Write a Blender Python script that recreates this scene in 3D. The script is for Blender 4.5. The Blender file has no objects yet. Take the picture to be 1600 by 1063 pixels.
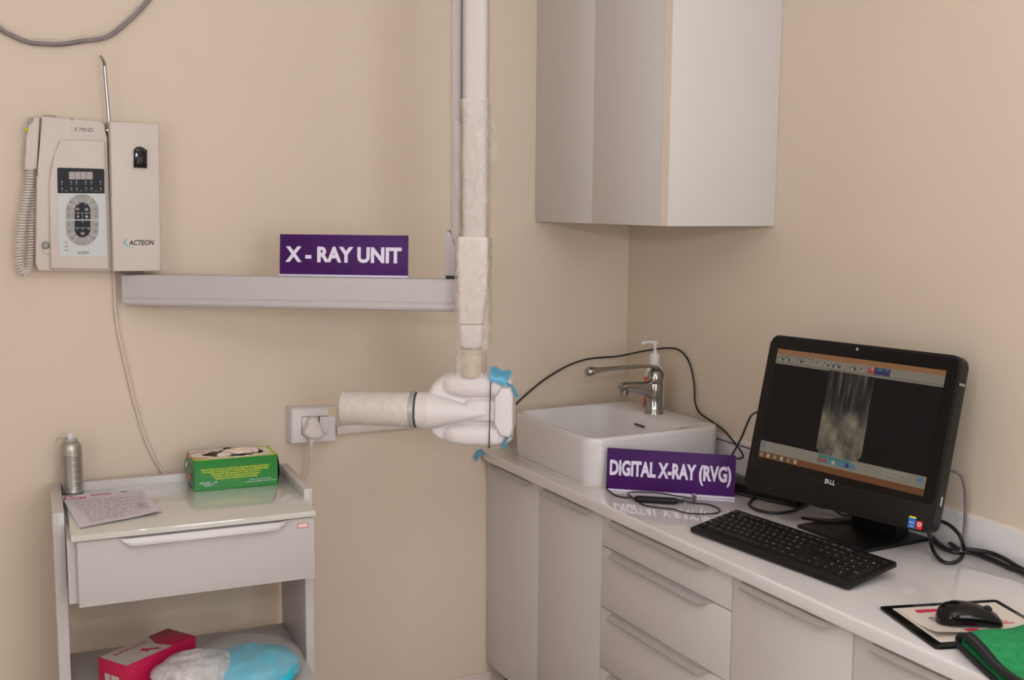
import bpy, bmesh, math, random
from mathutils import Matrix, Vector, noise
random.seed(7)
PI = math.pi
C = bpy.context.scene.collection
S = bpy.context.scene

# ------------------------------------------------------------------ camera
F_PX, YAW, PITCH, ROLL = 1715.123, 0.4854729, -0.12264995, 0.0084762
CAM = Vector((-2.0040634, -2.9905807, 1.6129959))
_cy, _sy, _cp, _sp = math.cos(YAW), math.sin(YAW), math.cos(PITCH), math.sin(PITCH)
FWD = Vector((_sy * _cp, _cy * _cp, _sp))
_r0 = Vector((_cy, -_sy, 0)); _u0 = _r0.cross(FWD)
RGT = _r0 * math.cos(ROLL) + _u0 * math.sin(ROLL)
UPV = -_r0 * math.sin(ROLL) + _u0 * math.cos(ROLL)
cd = bpy.data.cameras.new('camera'); cam = bpy.data.objects.new('camera', cd); C.objects.link(cam)
cd.sensor_fit = 'HORIZONTAL'; cd.sensor_width = 36.0; cd.lens = F_PX * 36.0 / 1600.0
cd.clip_start = 0.02
cam.matrix_world = Matrix(((RGT.x, UPV.x, -FWD.x, CAM.x), (RGT.y, UPV.y, -FWD.y, CAM.y),
                           (RGT.z, UPV.z, -FWD.z, CAM.z), (0, 0, 0, 1)))
S.camera = cam

# ------------------------------------------------------------------ world, lights, exposure
S.view_settings.view_transform = 'Standard'; S.view_settings.look = 'None'
S.view_settings.gamma = 1.0; S.view_settings.use_curve_mapping = False
S.view_settings.exposure = -0.13
w = bpy.data.worlds.new('world'); S.world = w; w.use_nodes = True
w.node_tree.nodes['Background'].inputs[0].default_value = (0.95, 0.95, 1.0, 1)
w.node_tree.nodes['Background'].inputs[1].default_value = 0.05


def area(name, loc, target, size, power, col, sy=None):
    l = bpy.data.lights.new(name, 'AREA'); l.energy = power; l.color = col; l.size = size
    if sy: l.shape = 'RECTANGLE'; l.size_y = sy
    o = bpy.data.objects.new(name, l); C.objects.link(o); o.location = loc
    o.rotation_euler = (Vector(target) - Vector(loc)).to_track_quat('-Z', 'Y').to_euler()
    return o


LC = (0.91, 0.945, 1.01)
# the photographer's flash: most of it bounced off the ceiling, a little straight ahead; plus two added fill lamps
area('bounced_flash', CAM + UPV * 0.25, CAM + UPV * 0.25 + Vector((.25, .12, 1.0)), 0.10, 42, LC, 0.10)
area('camera_flash', CAM + UPV * 0.21 - FWD * 0.02, CAM + UPV * 0.1 + FWD * 3, 0.05, 5, LC, 0.03)
area('added_front_fill', (-1.1, -4.52, 1.65), (-1.1, 0, 1.65), 1.2, 34, LC, 1.4)  # added fill lamp behind the camera, brightens the back wall side
area('added_side_fill', (-3.53, -2.7, 1.65), (0, -2.0, 1.65), 1.2, 19, LC, 1.4)  # added fill lamp at the left, lifts the cabinet faces turned that way

# ------------------------------------------------------------------ pixel ray -> point on a real plane


def ray(u, v):
    return FWD * F_PX + RGT * (u - 800.0) - UPV * (v - 531.5)


def ux(u, v, x): d = ray(u, v); return CAM + d * ((x - CAM.x) / d.x)
def uy(u, v, y): d = ray(u, v); return CAM + d * ((y - CAM.y) / d.y)
def uz(u, v, z): d = ray(u, v); return CAM + d * ((z - CAM.z) / d.z)


def upl(u, v, M):                                     # local x, y on the plane z = 0 of frame M
    o = M.translation; n = M.to_3x3() @ Vector((0, 0, 1)); d = ray(u, v)
    P = CAM + d * ((o - CAM).dot(n) / d.dot(n))
    q = M.inverted() @ P
    return Vector((q.x, q.y))


def frame(o, x, y):
    x = Vector(x).normalized(); z = x.cross(Vector(y)).normalized(); y = z.cross(x)
    return Matrix(((x.x, y.x, z.x, o[0]), (x.y, y.y, z.y, o[1]), (x.z, y.z, z.z, o[2]), (0, 0, 0, 1)))


# ------------------------------------------------------------------ materials
def lin(c):
    return tuple(((x / 255.0) / 12.92 if x / 255.0 <= 0.04045 else (((x / 255.0) + 0.055) / 1.055) ** 2.4) for x in c)


def mat(name, rgb, rough=0.5, metal=0.0, var=0.0, vscale=8.0, bump=0.0, bscale=200.0, spec=0.5, coat=0.0, emit=0.0, srgb=True):
    m = bpy.data.materials.new(name); m.use_nodes = True; nt = m.node_tree; b = nt.nodes['Principled BSDF']
    c = lin(rgb) if srgb else rgb
    b.inputs['Base Color'].default_value = (*c, 1); b.inputs['Roughness'].default_value = rough
    b.inputs['Metallic'].default_value = metal; b.inputs['Specular IOR Level'].default_value = spec
    b.inputs['Coat Weight'].default_value = coat; b.inputs['Coat Roughness'].default_value = 0.05
    if emit: b.inputs['Emission Color'].default_value = (*c, 1); b.inputs['Emission Strength'].default_value = emit
    if var or bump:
        tc = nt.nodes.new('ShaderNodeTexCoord')
    if var:
        n = nt.nodes.new('ShaderNodeTexNoise'); n.inputs['Scale'].default_value = vscale; n.inputs['Detail'].default_value = 4
        nt.links.new(tc.outputs['Object'], n.inputs['Vector'])
        r = nt.nodes.new('ShaderNodeValToRGB')
        r.color_ramp.elements[0].position = 0.3; r.color_ramp.elements[1].position = 0.7
        r.color_ramp.elements[0].color = (*[x * (1 - var) for x in c], 1)
        r.color_ramp.elements[1].color = (*[min(1, x * (1 + var)) for x in c], 1)
        nt.links.new(n.outputs['Fac'], r.inputs['Fac']); nt.links.new(r.outputs['Color'], b.inputs['Base Color'])
    if bump:
        n2 = nt.nodes.new('ShaderNodeTexNoise'); n2.inputs['Scale'].default_value = bscale; n2.inputs['Detail'].default_value = 3
        nt.links.new(tc.outputs['Object'], n2.inputs['Vector'])
        bp = nt.nodes.new('ShaderNodeBump'); bp.inputs['Strength'].default_value = bump; bp.inputs['Distance'].default_value = 0.002
        nt.links.new(n2.outputs['Fac'], bp.inputs['Height']); nt.links.new(bp.outputs['Normal'], b.inputs['Normal'])
    return m


def film(name, rgb, opac, rough=0.12, bscale=60.0, bump=0.6):
    m = bpy.data.materials.new(name); m.use_nodes = True; nt = m.node_tree; b = nt.nodes['Principled BSDF']
    b.inputs['Base Color'].default_value = (*lin(rgb), 1); b.inputs['Roughness'].default_value = rough
    t = nt.nodes.new('ShaderNodeBsdfTransparent'); mx = nt.nodes.new('ShaderNodeMixShader')
    tc = nt.nodes.new('ShaderNodeTexCoord')
    mp = nt.nodes.new('ShaderNodeMapping'); mp.inputs['Scale'].default_value = (1, 1, 0.6)
    n = nt.nodes.new('ShaderNodeTexNoise'); n.inputs['Scale'].default_value = bscale; n.inputs['Detail'].default_value = 5
    n.inputs['Distortion'].default_value = 1.5
    nt.links.new(tc.outputs['Object'], mp.inputs['Vector']); nt.links.new(mp.outputs['Vector'], n.inputs['Vector'])
    bp = nt.nodes.new('ShaderNodeBump'); bp.inputs['Strength'].default_value = bump; bp.inputs['Distance'].default_value = 0.006
    nt.links.new(n.outputs['Fac'], bp.inputs['Height']); nt.links.new(bp.outputs['Normal'], b.inputs['Normal'])
    r = nt.nodes.new('ShaderNodeMapRange'); r.inputs['From Min'].default_value = 0.35; r.inputs['From Max'].default_value = 0.7
    r.inputs['To Min'].default_value = opac * 0.7; r.inputs['To Max'].default_value = min(1, opac * 1.4)
    nt.links.new(n.outputs['Fac'], r.inputs['Value']); nt.links.new(r.outputs['Result'], mx.inputs['Fac'])
    nt.links.new(t.outputs['BSDF'], mx.inputs[1]); nt.links.new(b.outputs['BSDF'], mx.inputs[2])
    nt.links.new(mx.outputs['Shader'], nt.nodes['Material Output'].inputs['Surface'])
    return m


def tile(name, rgb, rough):
    m = mat(name, rgb, rough, var=0.04, vscale=3); return m


M_WALL = mat('wall_paint', (218, 201, 181), 0.55, var=0.018, vscale=2.2, bump=0.06, bscale=90, spec=0.35)
M_GLAZ = mat('added_window_glazing', (200, 208, 214), 0.08, var=.01)  # panes of the two added windows
M_CEIL = mat('ceiling_paint', (236, 232, 226), 0.7, var=0.01)
M_FLOOR = mat('floor_tile', (196, 182, 172), 0.25, var=0.04, vscale=3)
M_SKIRT = mat('skirting_tile', (226, 208, 198), 0.25, var=0.02)
M_LAM = mat('white_laminate', (208, 202, 199), 0.22, var=0.008, vscale=3, spec=0.4)
M_LAMT = mat('trolley_laminate', (196, 189, 187), 0.25, var=0.008, vscale=3, spec=0.4)
M_EDGE = mat('cream_edge_band', (232, 216, 198), 0.4, var=0.01)
M_SEAL = mat('sealant', (214, 202, 190), .5, var=.02)
M_GAP = mat('dark_gap', (70, 52, 44), 0.8, var=0.05)
M_STONE = mat('white_quartz', (222, 217, 216), 0.05, var=0.03, vscale=9, spec=0.7, coat=0.6)
M_CER = mat('white_ceramic', (218, 213, 212), 0.06, var=0.004, spec=0.6)
M_PLAST = mat('white_plastic', (226, 218, 217), 0.5, var=0.006, vscale=20)
M_PLAST2 = mat('warm_white_plastic', (222, 212, 206), 0.5, var=0.008, vscale=20)
M_RAIL = mat('grey_white_enamel', (192, 185, 186), 0.5, var=0.006)
M_IVORY = mat('ivory_plastic', (208, 195, 186), 0.5, var=0.01)
M_BEIGE = mat('tan_plastic', (204, 184, 164), 0.45, var=0.05, vscale=60)
M_CHROME = mat('chrome', (168, 166, 164), 0.12, 1.0, var=0.02)
M_LOCK = mat('lock_metal', (132, 126, 122), .45, .6, var=.05)
M_ARM = mat('arm_enamel', (204, 193, 189), .5, var=.006)
M_ALU = mat('brushed_aluminium', (186, 182, 178), 0.4, 0.45, var=0.03, vscale=40)
M_SILV = mat('silver_can_metal', (176, 172, 164), 0.36, 0.75, var=0.05, vscale=30)
M_BLK = mat('black_plastic', (17, 16, 17), 0.38, var=0.05, vscale=40, spec=0.3)
M_BLKG = mat('black_gloss_plastic', (14, 13, 14), 0.12, var=0.05, vscale=40, spec=0.3)
M_RUB = mat('black_rubber', (24, 22, 22), 0.5, var=0.06, vscale=60)
M_KEY = mat('black_key_plastic', (19, 18, 19), 0.42, var=0.05, vscale=60, spec=0.3)
M_GREYC = mat('grey_cable_rubber', (112, 98, 102), 0.35, var=0.18, vscale=120, bump=0.4, bscale=150)
M_WCAB = mat('white_cable_rubber', (214, 196, 184), 0.45, var=0.02)
M_PURP = mat('purple_acrylic', (66, 14, 92), 0.5, var=0.14, vscale=9, spec=0.25)
M_LETW = mat('white_lettering', (226, 218, 236), 0.4, var=0.01)
M_PAPER = mat('printer_paper', (216, 207, 216), 0.7, var=0.01)
M_INK = mat('grey_print', (182, 175, 184), 0.7, var=0.05)
M_INKD = mat('dark_print', (70, 66, 70), 0.6, var=0.05)
M_RED = mat('red_print', (212, 40, 78), 0.5, var=0.05)
M_GRN = mat('green_card', (8, 124, 30), 0.3, var=0.04, vscale=14)
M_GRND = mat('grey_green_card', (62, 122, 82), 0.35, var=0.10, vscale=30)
M_LIME = mat('lime_card', (176, 200, 30), 0.35, var=0.06)
M_YEL = mat('yellow_print', (222, 222, 40), 0.5, var=0.03)
M_CARDW = mat('white_card', (226, 216, 206), 0.45, var=0.02)
M_ORNG = mat('orange_print', (226, 120, 84), 0.5, var=0.06, vscale=60)
M_GLOVE = mat('latex_glove', (226, 206, 188), 0.55, var=0.05, vscale=40)
M_SHAD = mat('brown_card_inside', (96, 74, 52), 0.8, var=0.08)
M_MAG = mat('magenta_card', (192, 22, 76), 0.35, var=0.05)
M_CARDG = mat('pale_grey_card', (196, 184, 172), 0.5, var=0.02)
M_CYAN = mat('cyan_plastic_sheet', (36, 184, 214), 0.3, var=0.12, vscale=14, bump=0.9, bscale=22)
M_BLUE = mat('blue_film_tape', (88, 166, 200), 0.3, var=0.1, vscale=40)
M_YBTN = mat('yellow_button', (206, 186, 20), 0.4, var=0.02)
M_GREYP = mat('grey_panel_print', (196, 198, 196), 0.4, var=0.01)
M_GREYK = mat('mid_grey_keypad', (152, 148, 142), 0.45, var=0.02)
M_NAVY = mat('dark_panel', (20, 20, 25), 0.35, var=0.03, spec=.15)
M_LED = mat('unlit_display_grey', (140, 130, 128), 0.4, var=0.03)
M_LEDD = mat('unlit_segment', (196, 186, 180), 0.4, var=0.03)
M_LBLUE = mat('pale_blue_print', (120, 170, 190), 0.4, var=0.02)
M_ORED = mat('orange_label', (232, 84, 40), 0.4, var=0.15, vscale=80)
M_DRED = mat('crimson_label', (196, 26, 60), 0.4, var=0.05)
M_STB = mat('blue_sticker', (20, 110, 196), 0.35, var=0.03)
M_STR = mat('red_sticker', (226, 40, 34), 0.35, var=0.03)
M_CLOTH = mat('green_microfibre', (50, 148, 92), 0.9, var=0.14, vscale=60, bump=0.7, bscale=500, spec=0.1)
M_HEM = mat('black_binding', (20, 20, 26), 0.7, var=0.1, vscale=90, bump=0.4, bscale=300)
M_SATIN = mat('dark_satin_binding', (58, 56, 72), 0.45, var=0.08, vscale=40)
M_OCHRE = mat('ochre_tape', (214, 198, 164), 0.5, var=0.04)
M_FILM5 = film('smooth_clear_film', (240, 230, 220), 0.22, rough=0.2, bscale=45, bump=0.5)
M_FILM = film('clear_plastic_film', (232, 221, 208), 0.30, rough=0.16, bscale=26, bump=0.9)
M_FILM2 = film('milky_plastic_bag', (232, 226, 224), 0.62, rough=0.25, bscale=22, bump=0.5)
M_FILM4 = film('bag_film', (226, 224, 220), 0.22, rough=0.2, bscale=9, bump=0.8)
M_FILM3 = film('thin_clear_film', (230, 222, 214), 0.14, bscale=20)


def emis(name, rgb, s):
    m = mat(name, rgb, 0.2, var=0.0); b = m.node_tree.nodes['Principled BSDF']
    b.inputs['Base Color'].default_value = (0.006, 0.006, 0.006, 1)
    b.inputs['Roughness'].default_value = 0.3; b.inputs['Specular IOR Level'].default_value = 0.12
    b.inputs['Emission Color'].default_value = (*lin(rgb), 1); b.inputs['Emission Strength'].default_value = s
    return m


E_BLK = emis('screen_black', (20, 16, 17), 0.55)
E_BAR = emis('screen_toolbar', (126, 117, 104), 0.82)
E_TOP = emis('screen_title_bar', (132, 92, 62), 0.9)
E_TASK = emis('screen_taskbar', (104, 66, 40), 0.8)
E_ICO = emis('screen_dark_icon', (52, 44, 44), 0.9)
E_TEAL = emis('screen_teal', (60, 104, 100), 0.9)
E_IBL = emis('screen_blue_icon', (84, 104, 128), 0.9)
E_IRED = emis('screen_red_icon', (140, 66, 58), 0.9)
E_PURP = emis('screen_indigo', (54, 46, 86), 0.9)
E_LITE = emis('screen_light_icon', (150, 146, 130), 0.9)


def xray_mat():                                           # the radiograph shown on the screen
    m = emis('screen_radiograph', (80, 74, 66), 0.62); nt = m.node_tree; b = nt.nodes['Principled BSDF']
    tc = nt.nodes.new('ShaderNodeTexCoord'); sep = nt.nodes.new('ShaderNodeSeparateXYZ'); nt.links.new(tc.outputs['UV'], sep.inputs[0])
    mp = nt.nodes.new('ShaderNodeMapping'); mp.inputs['Scale'].default_value = (7, 0.9, 1); mp.inputs['Rotation'].default_value = (0, 0, 0.16)
    nt.links.new(tc.outputs['UV'], mp.inputs['Vector'])
    n1 = nt.nodes.new('ShaderNodeTexNoise'); n1.inputs['Scale'].default_value = 1.3; n1.inputs['Detail'].default_value = 2; nt.links.new(mp.outputs[0], n1.inputs['Vector'])
    n2 = nt.nodes.new('ShaderNodeTexNoise'); n2.inputs['Scale'].default_value = 60; n2.inputs['Detail'].default_value = 3; nt.links.new(tc.outputs['UV'], n2.inputs['Vector'])
    n3 = nt.nodes.new('ShaderNodeTexNoise'); n3.inputs['Scale'].default_value = 3.2; n3.inputs['Detail'].default_value = 2; nt.links.new(tc.outputs['UV'], n3.inputs['Vector'])

    def ramp(src, stops):
        r = nt.nodes.new('ShaderNodeValToRGB'); r.color_ramp.interpolation = 'EASE'
        while len(r.color_ramp.elements) < len(stops): r.color_ramp.elements.new(0.5)
        for e, (p, c) in zip(r.color_ramp.elements, stops): e.position = p; e.color = (*lin(c), 1)
        nt.links.new(src, r.inputs['Fac']); return r.outputs['Color']
    roots = ramp(n1.outputs['Fac'], [(0.38, (30, 27, 27)), (0.52, (56, 51, 49)), (0.68, (92, 86, 80))])
    fine = nt.nodes.new('ShaderNodeMath'); fine.operation = 'MULTIPLY_ADD'; fine.inputs[1].default_value = 0.7
    nt.links.new(n2.outputs['Fac'], fine.inputs[0]); nt.links.new(n3.outputs['Fac'], fine.inputs[2])
    bone = ramp(fine.outputs[0], [(0.62, (58, 54, 50)), (0.82, (104, 97, 84)), (0.99, (146, 136, 114))])
    mr = nt.nodes.new('ShaderNodeMapRange'); mr.interpolation_type = 'SMOOTHSTEP'
    mr.inputs['From Min'].default_value = 0.62; mr.inputs['From Max'].default_value = 0.38
    nt.links.new(sep.outputs['Y'], mr.inputs['Value'])
    mx = nt.nodes.new('ShaderNodeMix'); mx.data_type = 'RGBA'
    nt.links.new(mr.outputs[0], mx.inputs['Factor']); nt.links.new(roots, mx.inputs[6]); nt.links.new(bone, mx.inputs[7])
    nt.links.new(mx.outputs[2], b.inputs['Emission Color'])
    return m


E_XRAY = xray_mat()

# ------------------------------------------------------------------ mesh builder
_txt = {}


def text_geo(s, bold, shear=0.0, space=1.0):
    k = (s, bold, shear, space)
    if k not in _txt:
        cu = bpy.data.curves.new('text', 'FONT'); cu.body = s; cu.size = 1.0; cu.offset = bold; cu.shear = shear
        cu.space_character = space; cu.resolution_u = 3; cu.fill_mode = 'FRONT'
        o = bpy.data.objects.new('text', cu); C.objects.link(o)
        dg = bpy.context.evaluated_depsgraph_get(); dg.update()
        me = bpy.data.meshes.new_from_object(o.evaluated_get(dg))
        vs = [Vector(v.co) for v in me.vertices]; fs = [tuple(p.vertices) for p in me.polygons]
        bpy.data.objects.remove(o); bpy.data.curves.remove(cu); bpy.data.meshes.remove(me)
        x0 = min(v.x for v in vs); x1 = max(v.x for v in vs); y0 = min(v.y for v in vs); y1 = max(v.y for v in vs)
        _txt[k] = ([((v.x - x0) / max(1e-6, x1 - x0), (v.y - y0) / max(1e-6, y1 - y0)) for v in vs], fs)
    return _txt[k]


def rrect(x0, y0, x1, y1, r, n=6):
    out = []
    for cx, cy, a0 in ((x1 - r, y0 + r, -PI / 2), (x1 - r, y1 - r, 0), (x0 + r, y1 - r, PI / 2), (x0 + r, y0 + r, PI)):
        for k in range(n + 1):
            a = a0 + PI / 2 * k / n; out.append((cx + r * math.cos(a), cy + r * math.sin(a)))
    return out


def catmull(pts, n=8, closed=False):
    P = [Vector(p) for p in pts]; out = []
    for i in range(len(P) - 1):
        p0 = P[i - 1] if i > 0 else P[i] * 2 - P[i + 1]
        p1, p2 = P[i], P[i + 1]
        p3 = P[i + 2] if i + 2 < len(P) else P[i + 1] * 2 - P[i]
        for k in range(n):
            t = k / n
            out.append(0.5 * ((2 * p1) + (-p0 + p2) * t + (2 * p0 - 5 * p1 + 4 * p2 - p3) * t * t + (-p0 + 3 * p1 - 3 * p2 + p3) * t ** 3))
    out.append(P[-1]); return out


class MB:
    def __init__(self): self.v = []; self.f = []; self.m = []; self.uv = {}

    def add(self, vs, fs, mi=0, M=None):
        b = len(self.v)
        self.v += [(M @ Vector(p)) if M is not None else Vector(p) for p in vs]
        for f in fs: self.f.append(tuple(b + i for i in f)); self.m.append(mi)
        return self

    def box(self, lo, hi, mi=0, bev=0.0, M=None, seg=2):
        bm = bmesh.new(); bmesh.ops.create_cube(bm, size=1.0)
        c = [(a + b) / 2 for a, b in zip(lo, hi)]; s = [abs(b - a) for a, b in zip(lo, hi)]
        for v in bm.verts: v.co = Vector((c[0] + v.co.x * s[0], c[1] + v.co.y * s[1], c[2] + v.co.z * s[2]))
        if bev > 0:
            bmesh.ops.bevel(bm, geom=list(bm.edges), offset=min(bev, min(s) * 0.45), segments=seg, profile=0.5, affect='EDGES')
        self._bm(bm, mi, M); return self

    def _bm(self, bm, mi, M):
        bm.verts.index_update()
        self.add([v.co.copy() for v in bm.verts], [[v.index for v in f.verts] for f in bm.faces], mi, M); bm.free()

    def prism(self, outline, z0, z1, mi=0, M=None, bev=0.0, seg=2, mi_top=None):   # outline in local xy, counter-clockwise
        bm = bmesh.new(); n = len(outline)
        lo = [bm.verts.new((x, y, z0)) for x, y in outline]; hi = [bm.verts.new((x, y, z1)) for x, y in outline]
        bm.faces.new(lo[::-1]); top = bm.faces.new(hi)
        for i in range(n): bm.faces.new((lo[i], lo[(i + 1) % n], hi[(i + 1) % n], hi[i]))
        if bev > 0:
            ed = [e for e in bm.edges if abs(e.verts[0].co.z - e.verts[1].co.z) < 1e-9]
            bmesh.ops.bevel(bm, geom=ed, offset=bev, segments=seg, profile=0.5, affect='EDGES')
        self._bm(bm, mi, M); return self

    def loft(self, loops, mi=0, cap0=True, cap1=True, M=None):
        n = len(loops[0]); vs = [p for L in loops for p in L]; fs = []
        for k in range(len(loops) - 1):
            for i in range(n):
                j = (i + 1) % n; fs.append((k * n + i, k * n + j, (k + 1) * n + j, (k + 1) * n + i))
        if cap0: fs.append(tuple(range(n))[::-1])
        if cap1: fs.append(tuple(range((len(loops) - 1) * n, len(loops) * n)))
        self.add(vs, fs, mi, M); return self

    def lathe(self, prof, mi=0, M=None, n=32, cap0=True, cap1=True):               # prof: (radius, z)
        loops = [[(max(r, 1e-5) * math.cos(2 * PI * i / n), max(r, 1e-5) * math.sin(2 * PI * i / n), z) for i in range(n)] for r, z in prof]
        return self.loft(loops, mi, cap0, cap1, M)

    def tube(self, pts, r, mi=0, n=10, smooth=0, M=None):
        P = catmull(pts, smooth) if smooth else [Vector(p) for p in pts]
        rs = r if isinstance(r, (list, tuple)) else None
        t = (P[1] - P[0]).normalized(); u = t.orthogonal().normalized(); loops = []
        for i, p in enumerate(P):
            t2 = (P[min(i + 1, len(P) - 1)] - P[max(i - 1, 0)])
            t2 = t2.normalized() if t2.length > 1e-9 else t
            q = t.rotation_difference(t2); u = (q @ u); u = (u - t2 * u.dot(t2)).normalized(); t = t2; b = t.cross(u)
            rr = (rs[0] + (rs[1] - rs[0]) * i / (len(P) - 1)) if rs else r
            loops.append([p + (u * math.cos(2 * PI * k / n) + b * math.sin(2 * PI * k / n)) * rr for k in range(n)])
        return self.loft(loops, mi, True, True, M)

    def quad(self, pts, mi=0, M=None): return self.add(pts, [tuple(range(len(pts)))], mi, M)

    def text(self, s, M, x, y, w_, h_, mi=0, bold=0.0, shear=0.0, z=0.0005, space=1.0, rot=0.0):   # lower-left corner x, y
        vs, fs = text_geo(s, bold, shear, space)
        return self.add([(x + a * w_, y + b * h_, z) for a, b in vs], fs, mi, M)

    def grid(self, fn, nu, nv, mi=0, M=None, uvs=False):
        vs = [fn(i / nu, j / nv) for j in range(nv + 1) for i in range(nu + 1)]
        fs = [(j * (nu + 1) + i, j * (nu + 1) + i + 1, (j + 1) * (nu + 1) + i + 1, (j + 1) * (nu + 1) + i) for j in range(nv) for i in range(nu)]
        return self.add(vs, fs, mi, M)

    def build(self, name, mats, parent=None, M=None, angle=35, smooth=True):
        me = bpy.data.meshes.new(name)
        inv = None
        if parent is not None: inv = MW[parent.name].inverted()
        elif M is not None: inv = M.inverted()
        vs = [tuple(inv @ p) if inv is not None else tuple(p) for p in self.v]
        me.from_pydata(vs, [], self.f)
        for m in (mats if isinstance(mats, (list, tuple)) else [mats]): me.materials.append(m)
        for p, i in zip(me.polygons, self.m): p.material_index = i; p.use_smooth = smooth
        bm = bmesh.new(); bm.from_mesh(me); bmesh.ops.recalc_face_normals(bm, faces=bm.faces); bm.to_mesh(me); bm.free()
        if smooth: me.set_sharp_from_angle(angle=math.radians(angle))
        o = bpy.data.objects.new(name, me); C.objects.link(o)
        if parent is not None: o.parent = parent; MW[o.name] = MW[parent.name]
        else:
            if M is not None: o.matrix_world = M
            MW[o.name] = M.copy() if M is not None else Matrix.Identity(4)
        return o


MW = {}


def tag(o, label=None, cat=None, group=None, kind=None):
    for k, v in (('label', label), ('category', cat), ('group', group), ('kind', kind)):
        if v: o[k] = v
    return o


def thing(name, label, cat, loc, rz=0.0, group=None):
    o = bpy.data.objects.new(name, None); C.objects.link(o); o.empty_display_size = 0.05
    M = Matrix.Translation(Vector(loc)) @ Matrix.Rotation(rz, 4, 'Z'); o.matrix_world = M; MW[o.name] = M
    return tag(o, label, cat, group)


def single(mb, name, mats, label, cat, loc, group=None, **k):
    return tag(mb.build(name, mats, M=Matrix.Translation(Vector(loc)), **k), label, cat, group)


def struct(mb, name, mats): return tag(mb.build(name, mats), kind='structure')


def mlabel(o, label): o['label'] = label; return o


# ================================================================== THE ROOM
FZ = 0.05
X0, Y0, CZ = -3.6, -4.6, 2.65
struct(MB().box((X0 - .1, Y0 - .1, FZ - .1), (.1, .1, FZ)), 'floor', M_FLOOR)
struct(MB().box((X0 - .1, Y0 - .1, CZ), (.1, .1, CZ + .1)), 'ceiling', M_CEIL)
struct(MB().box((X0 - .1, 0, FZ), (.1, .1, CZ)), 'wall_back', M_WALL)
struct(MB().box((0, Y0 - .1, FZ), (.1, 0, CZ)), 'wall_right', M_WALL)
struct(MB().box((X0 - .1, Y0 - .1, FZ), (X0, 0, CZ)), 'wall_left', M_WALL)
struct(MB().box((X0, Y0 - .1, FZ), (0, Y0, CZ)), 'wall_front', M_WALL)
wf = MB()
for lo_, hi_ in (((-1.78, Y0, .88), (-1.71, Y0 + .05, 2.42)), ((-.49, Y0, .88), (-.42, Y0 + .05, 2.42)), ((-1.71, Y0, .88), (-.49, Y0 + .05, .95)), ((-1.71, Y0, 2.35), (-.49, Y0 + .05, 2.42)), ((-1.125, Y0, .95), (-1.075, Y0 + .04, 2.35))): wf.box(lo_, hi_, bev=.004)
struct(wf, 'added_window_1', M_LAM)  # made-up window out of view, dresses the added front fill lamp
wf = MB()
for lo_, hi_ in (((X0, -3.38, .88), (X0 + .05, -3.31, 2.42)), ((X0, -2.09, .88), (X0 + .05, -2.02, 2.42)), ((X0, -3.31, .88), (X0 + .05, -2.09, .95)), ((X0, -3.31, 2.35), (X0 + .05, -2.09, 2.42)), ((X0, -2.725, .95), (X0 + .04, -2.675, 2.35))): wf.box(lo_, hi_, bev=.004)
struct(wf, 'added_window_2', M_LAM)  # unseen window, added to go with the left fill lamp
struct(MB().box((X0 + .005, -3.31, .95), (X0 + .015, -2.09, 2.35)), 'added_window_2_pane', M_GLAZ)  # pane of the added left window
struct(MB().box((-1.71, Y0 + .005, .95), (-.49, Y0 + .015, 2.35)), 'added_window_1_pane', M_GLAZ)  # pane of the added front window
struct(MB().box((X0, -.012, FZ), (-.498, 0, .137), bev=.003), 'baseboard_back', M_SKIRT)

# ================================================================== COUNTER WALL (right)
H, HS, DX = .86, .8284, -.5117
YS = [0.0, -.33591, -.668526, -1.192187, -1.5451, -2.05]
ZB = .1675


def front_panel(name, y0, y1, z0, z1, parent, handle=True):
    g = .0015
    d = MB().box((DX, y1 + g, z0 + g), (DX + .018, y0 - g, z1 - g), bev=.0012).build(name, M_LAM, parent)
    if handle:                                                   # aluminium edge pull: slanted lip with a tapered right end
        L = y0 - y1
        a, b = y0 - .105 * L, y1 + .20 * L
        prof = [(0.0, -.0010), (-.009, -.0030), (-.0165, -.0125), (-.0165, -.0165), (-.0152, -.0165), (-.0148, -.0125), (-.008, -.0050), (0.0, -.0035)]
        lo = []
        for yy, k in ((a, 1.0), (b, 1.0), (b - .012, .72), (b - .028, .25), (b - .045, .04)):
            lo.append([(DX + px * k, yy, z1 + pz * (k if k < 1 else 1) - .0005) for px, pz in prof])
        h = MB().loft(lo).build('handle', M_ALU, d)
        mlabel(h, 'slanted aluminium edge pull')
    return d


def unit(name, label, y0, y1, fronts):
    t = thing(name, label, 'cabinet', (-.25, (y0 + y1) / 2, FZ))
    b = MB()
    b.box((DX + .0185, y1 + .0005, ZB), (-.002, y0 - .0005 if y0 < 0 else -.002, HS - .002))
    b.build('body', M_LAM, t)
    MB().box((DX + .07, y1 + .0005, FZ), (DX + .085, y0 - .0005 if y0 < 0 else -.014, ZB)).build('plinth', M_GAP, t)
    for z0, z1 in fronts:
        front_panel('drawer' if len(fronts) > 1 else 'door', y0, y1, z0, z1, t)
    return t


unit('base_cabinet', 'white base cabinet with one door under the sink, against the back wall', YS[0] - .002, YS[1], [(ZB, HS - .003)])
unit('base_cabinet', 'white one-door base cabinet between the corner cabinet and the drawers', YS[1], YS[2], [(ZB, HS - .003)])
unit('drawer_cabinet', 'white base cabinet with a stack of drawers under the counter', YS[2], YS[3],
     [(.7416, HS - .003), (.5784, .7416), (.4155, .5784), (ZB, .4155)])
unit('base_cabinet', 'white one-door base cabinet just right of the drawer stack', YS[3], YS[4], [(ZB, HS - .003)])
unit('base_cabinet', 'white one-door base cabinet below the mouse and green cloth', YS[4], YS[5], [(ZB, HS - .003)])

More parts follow.
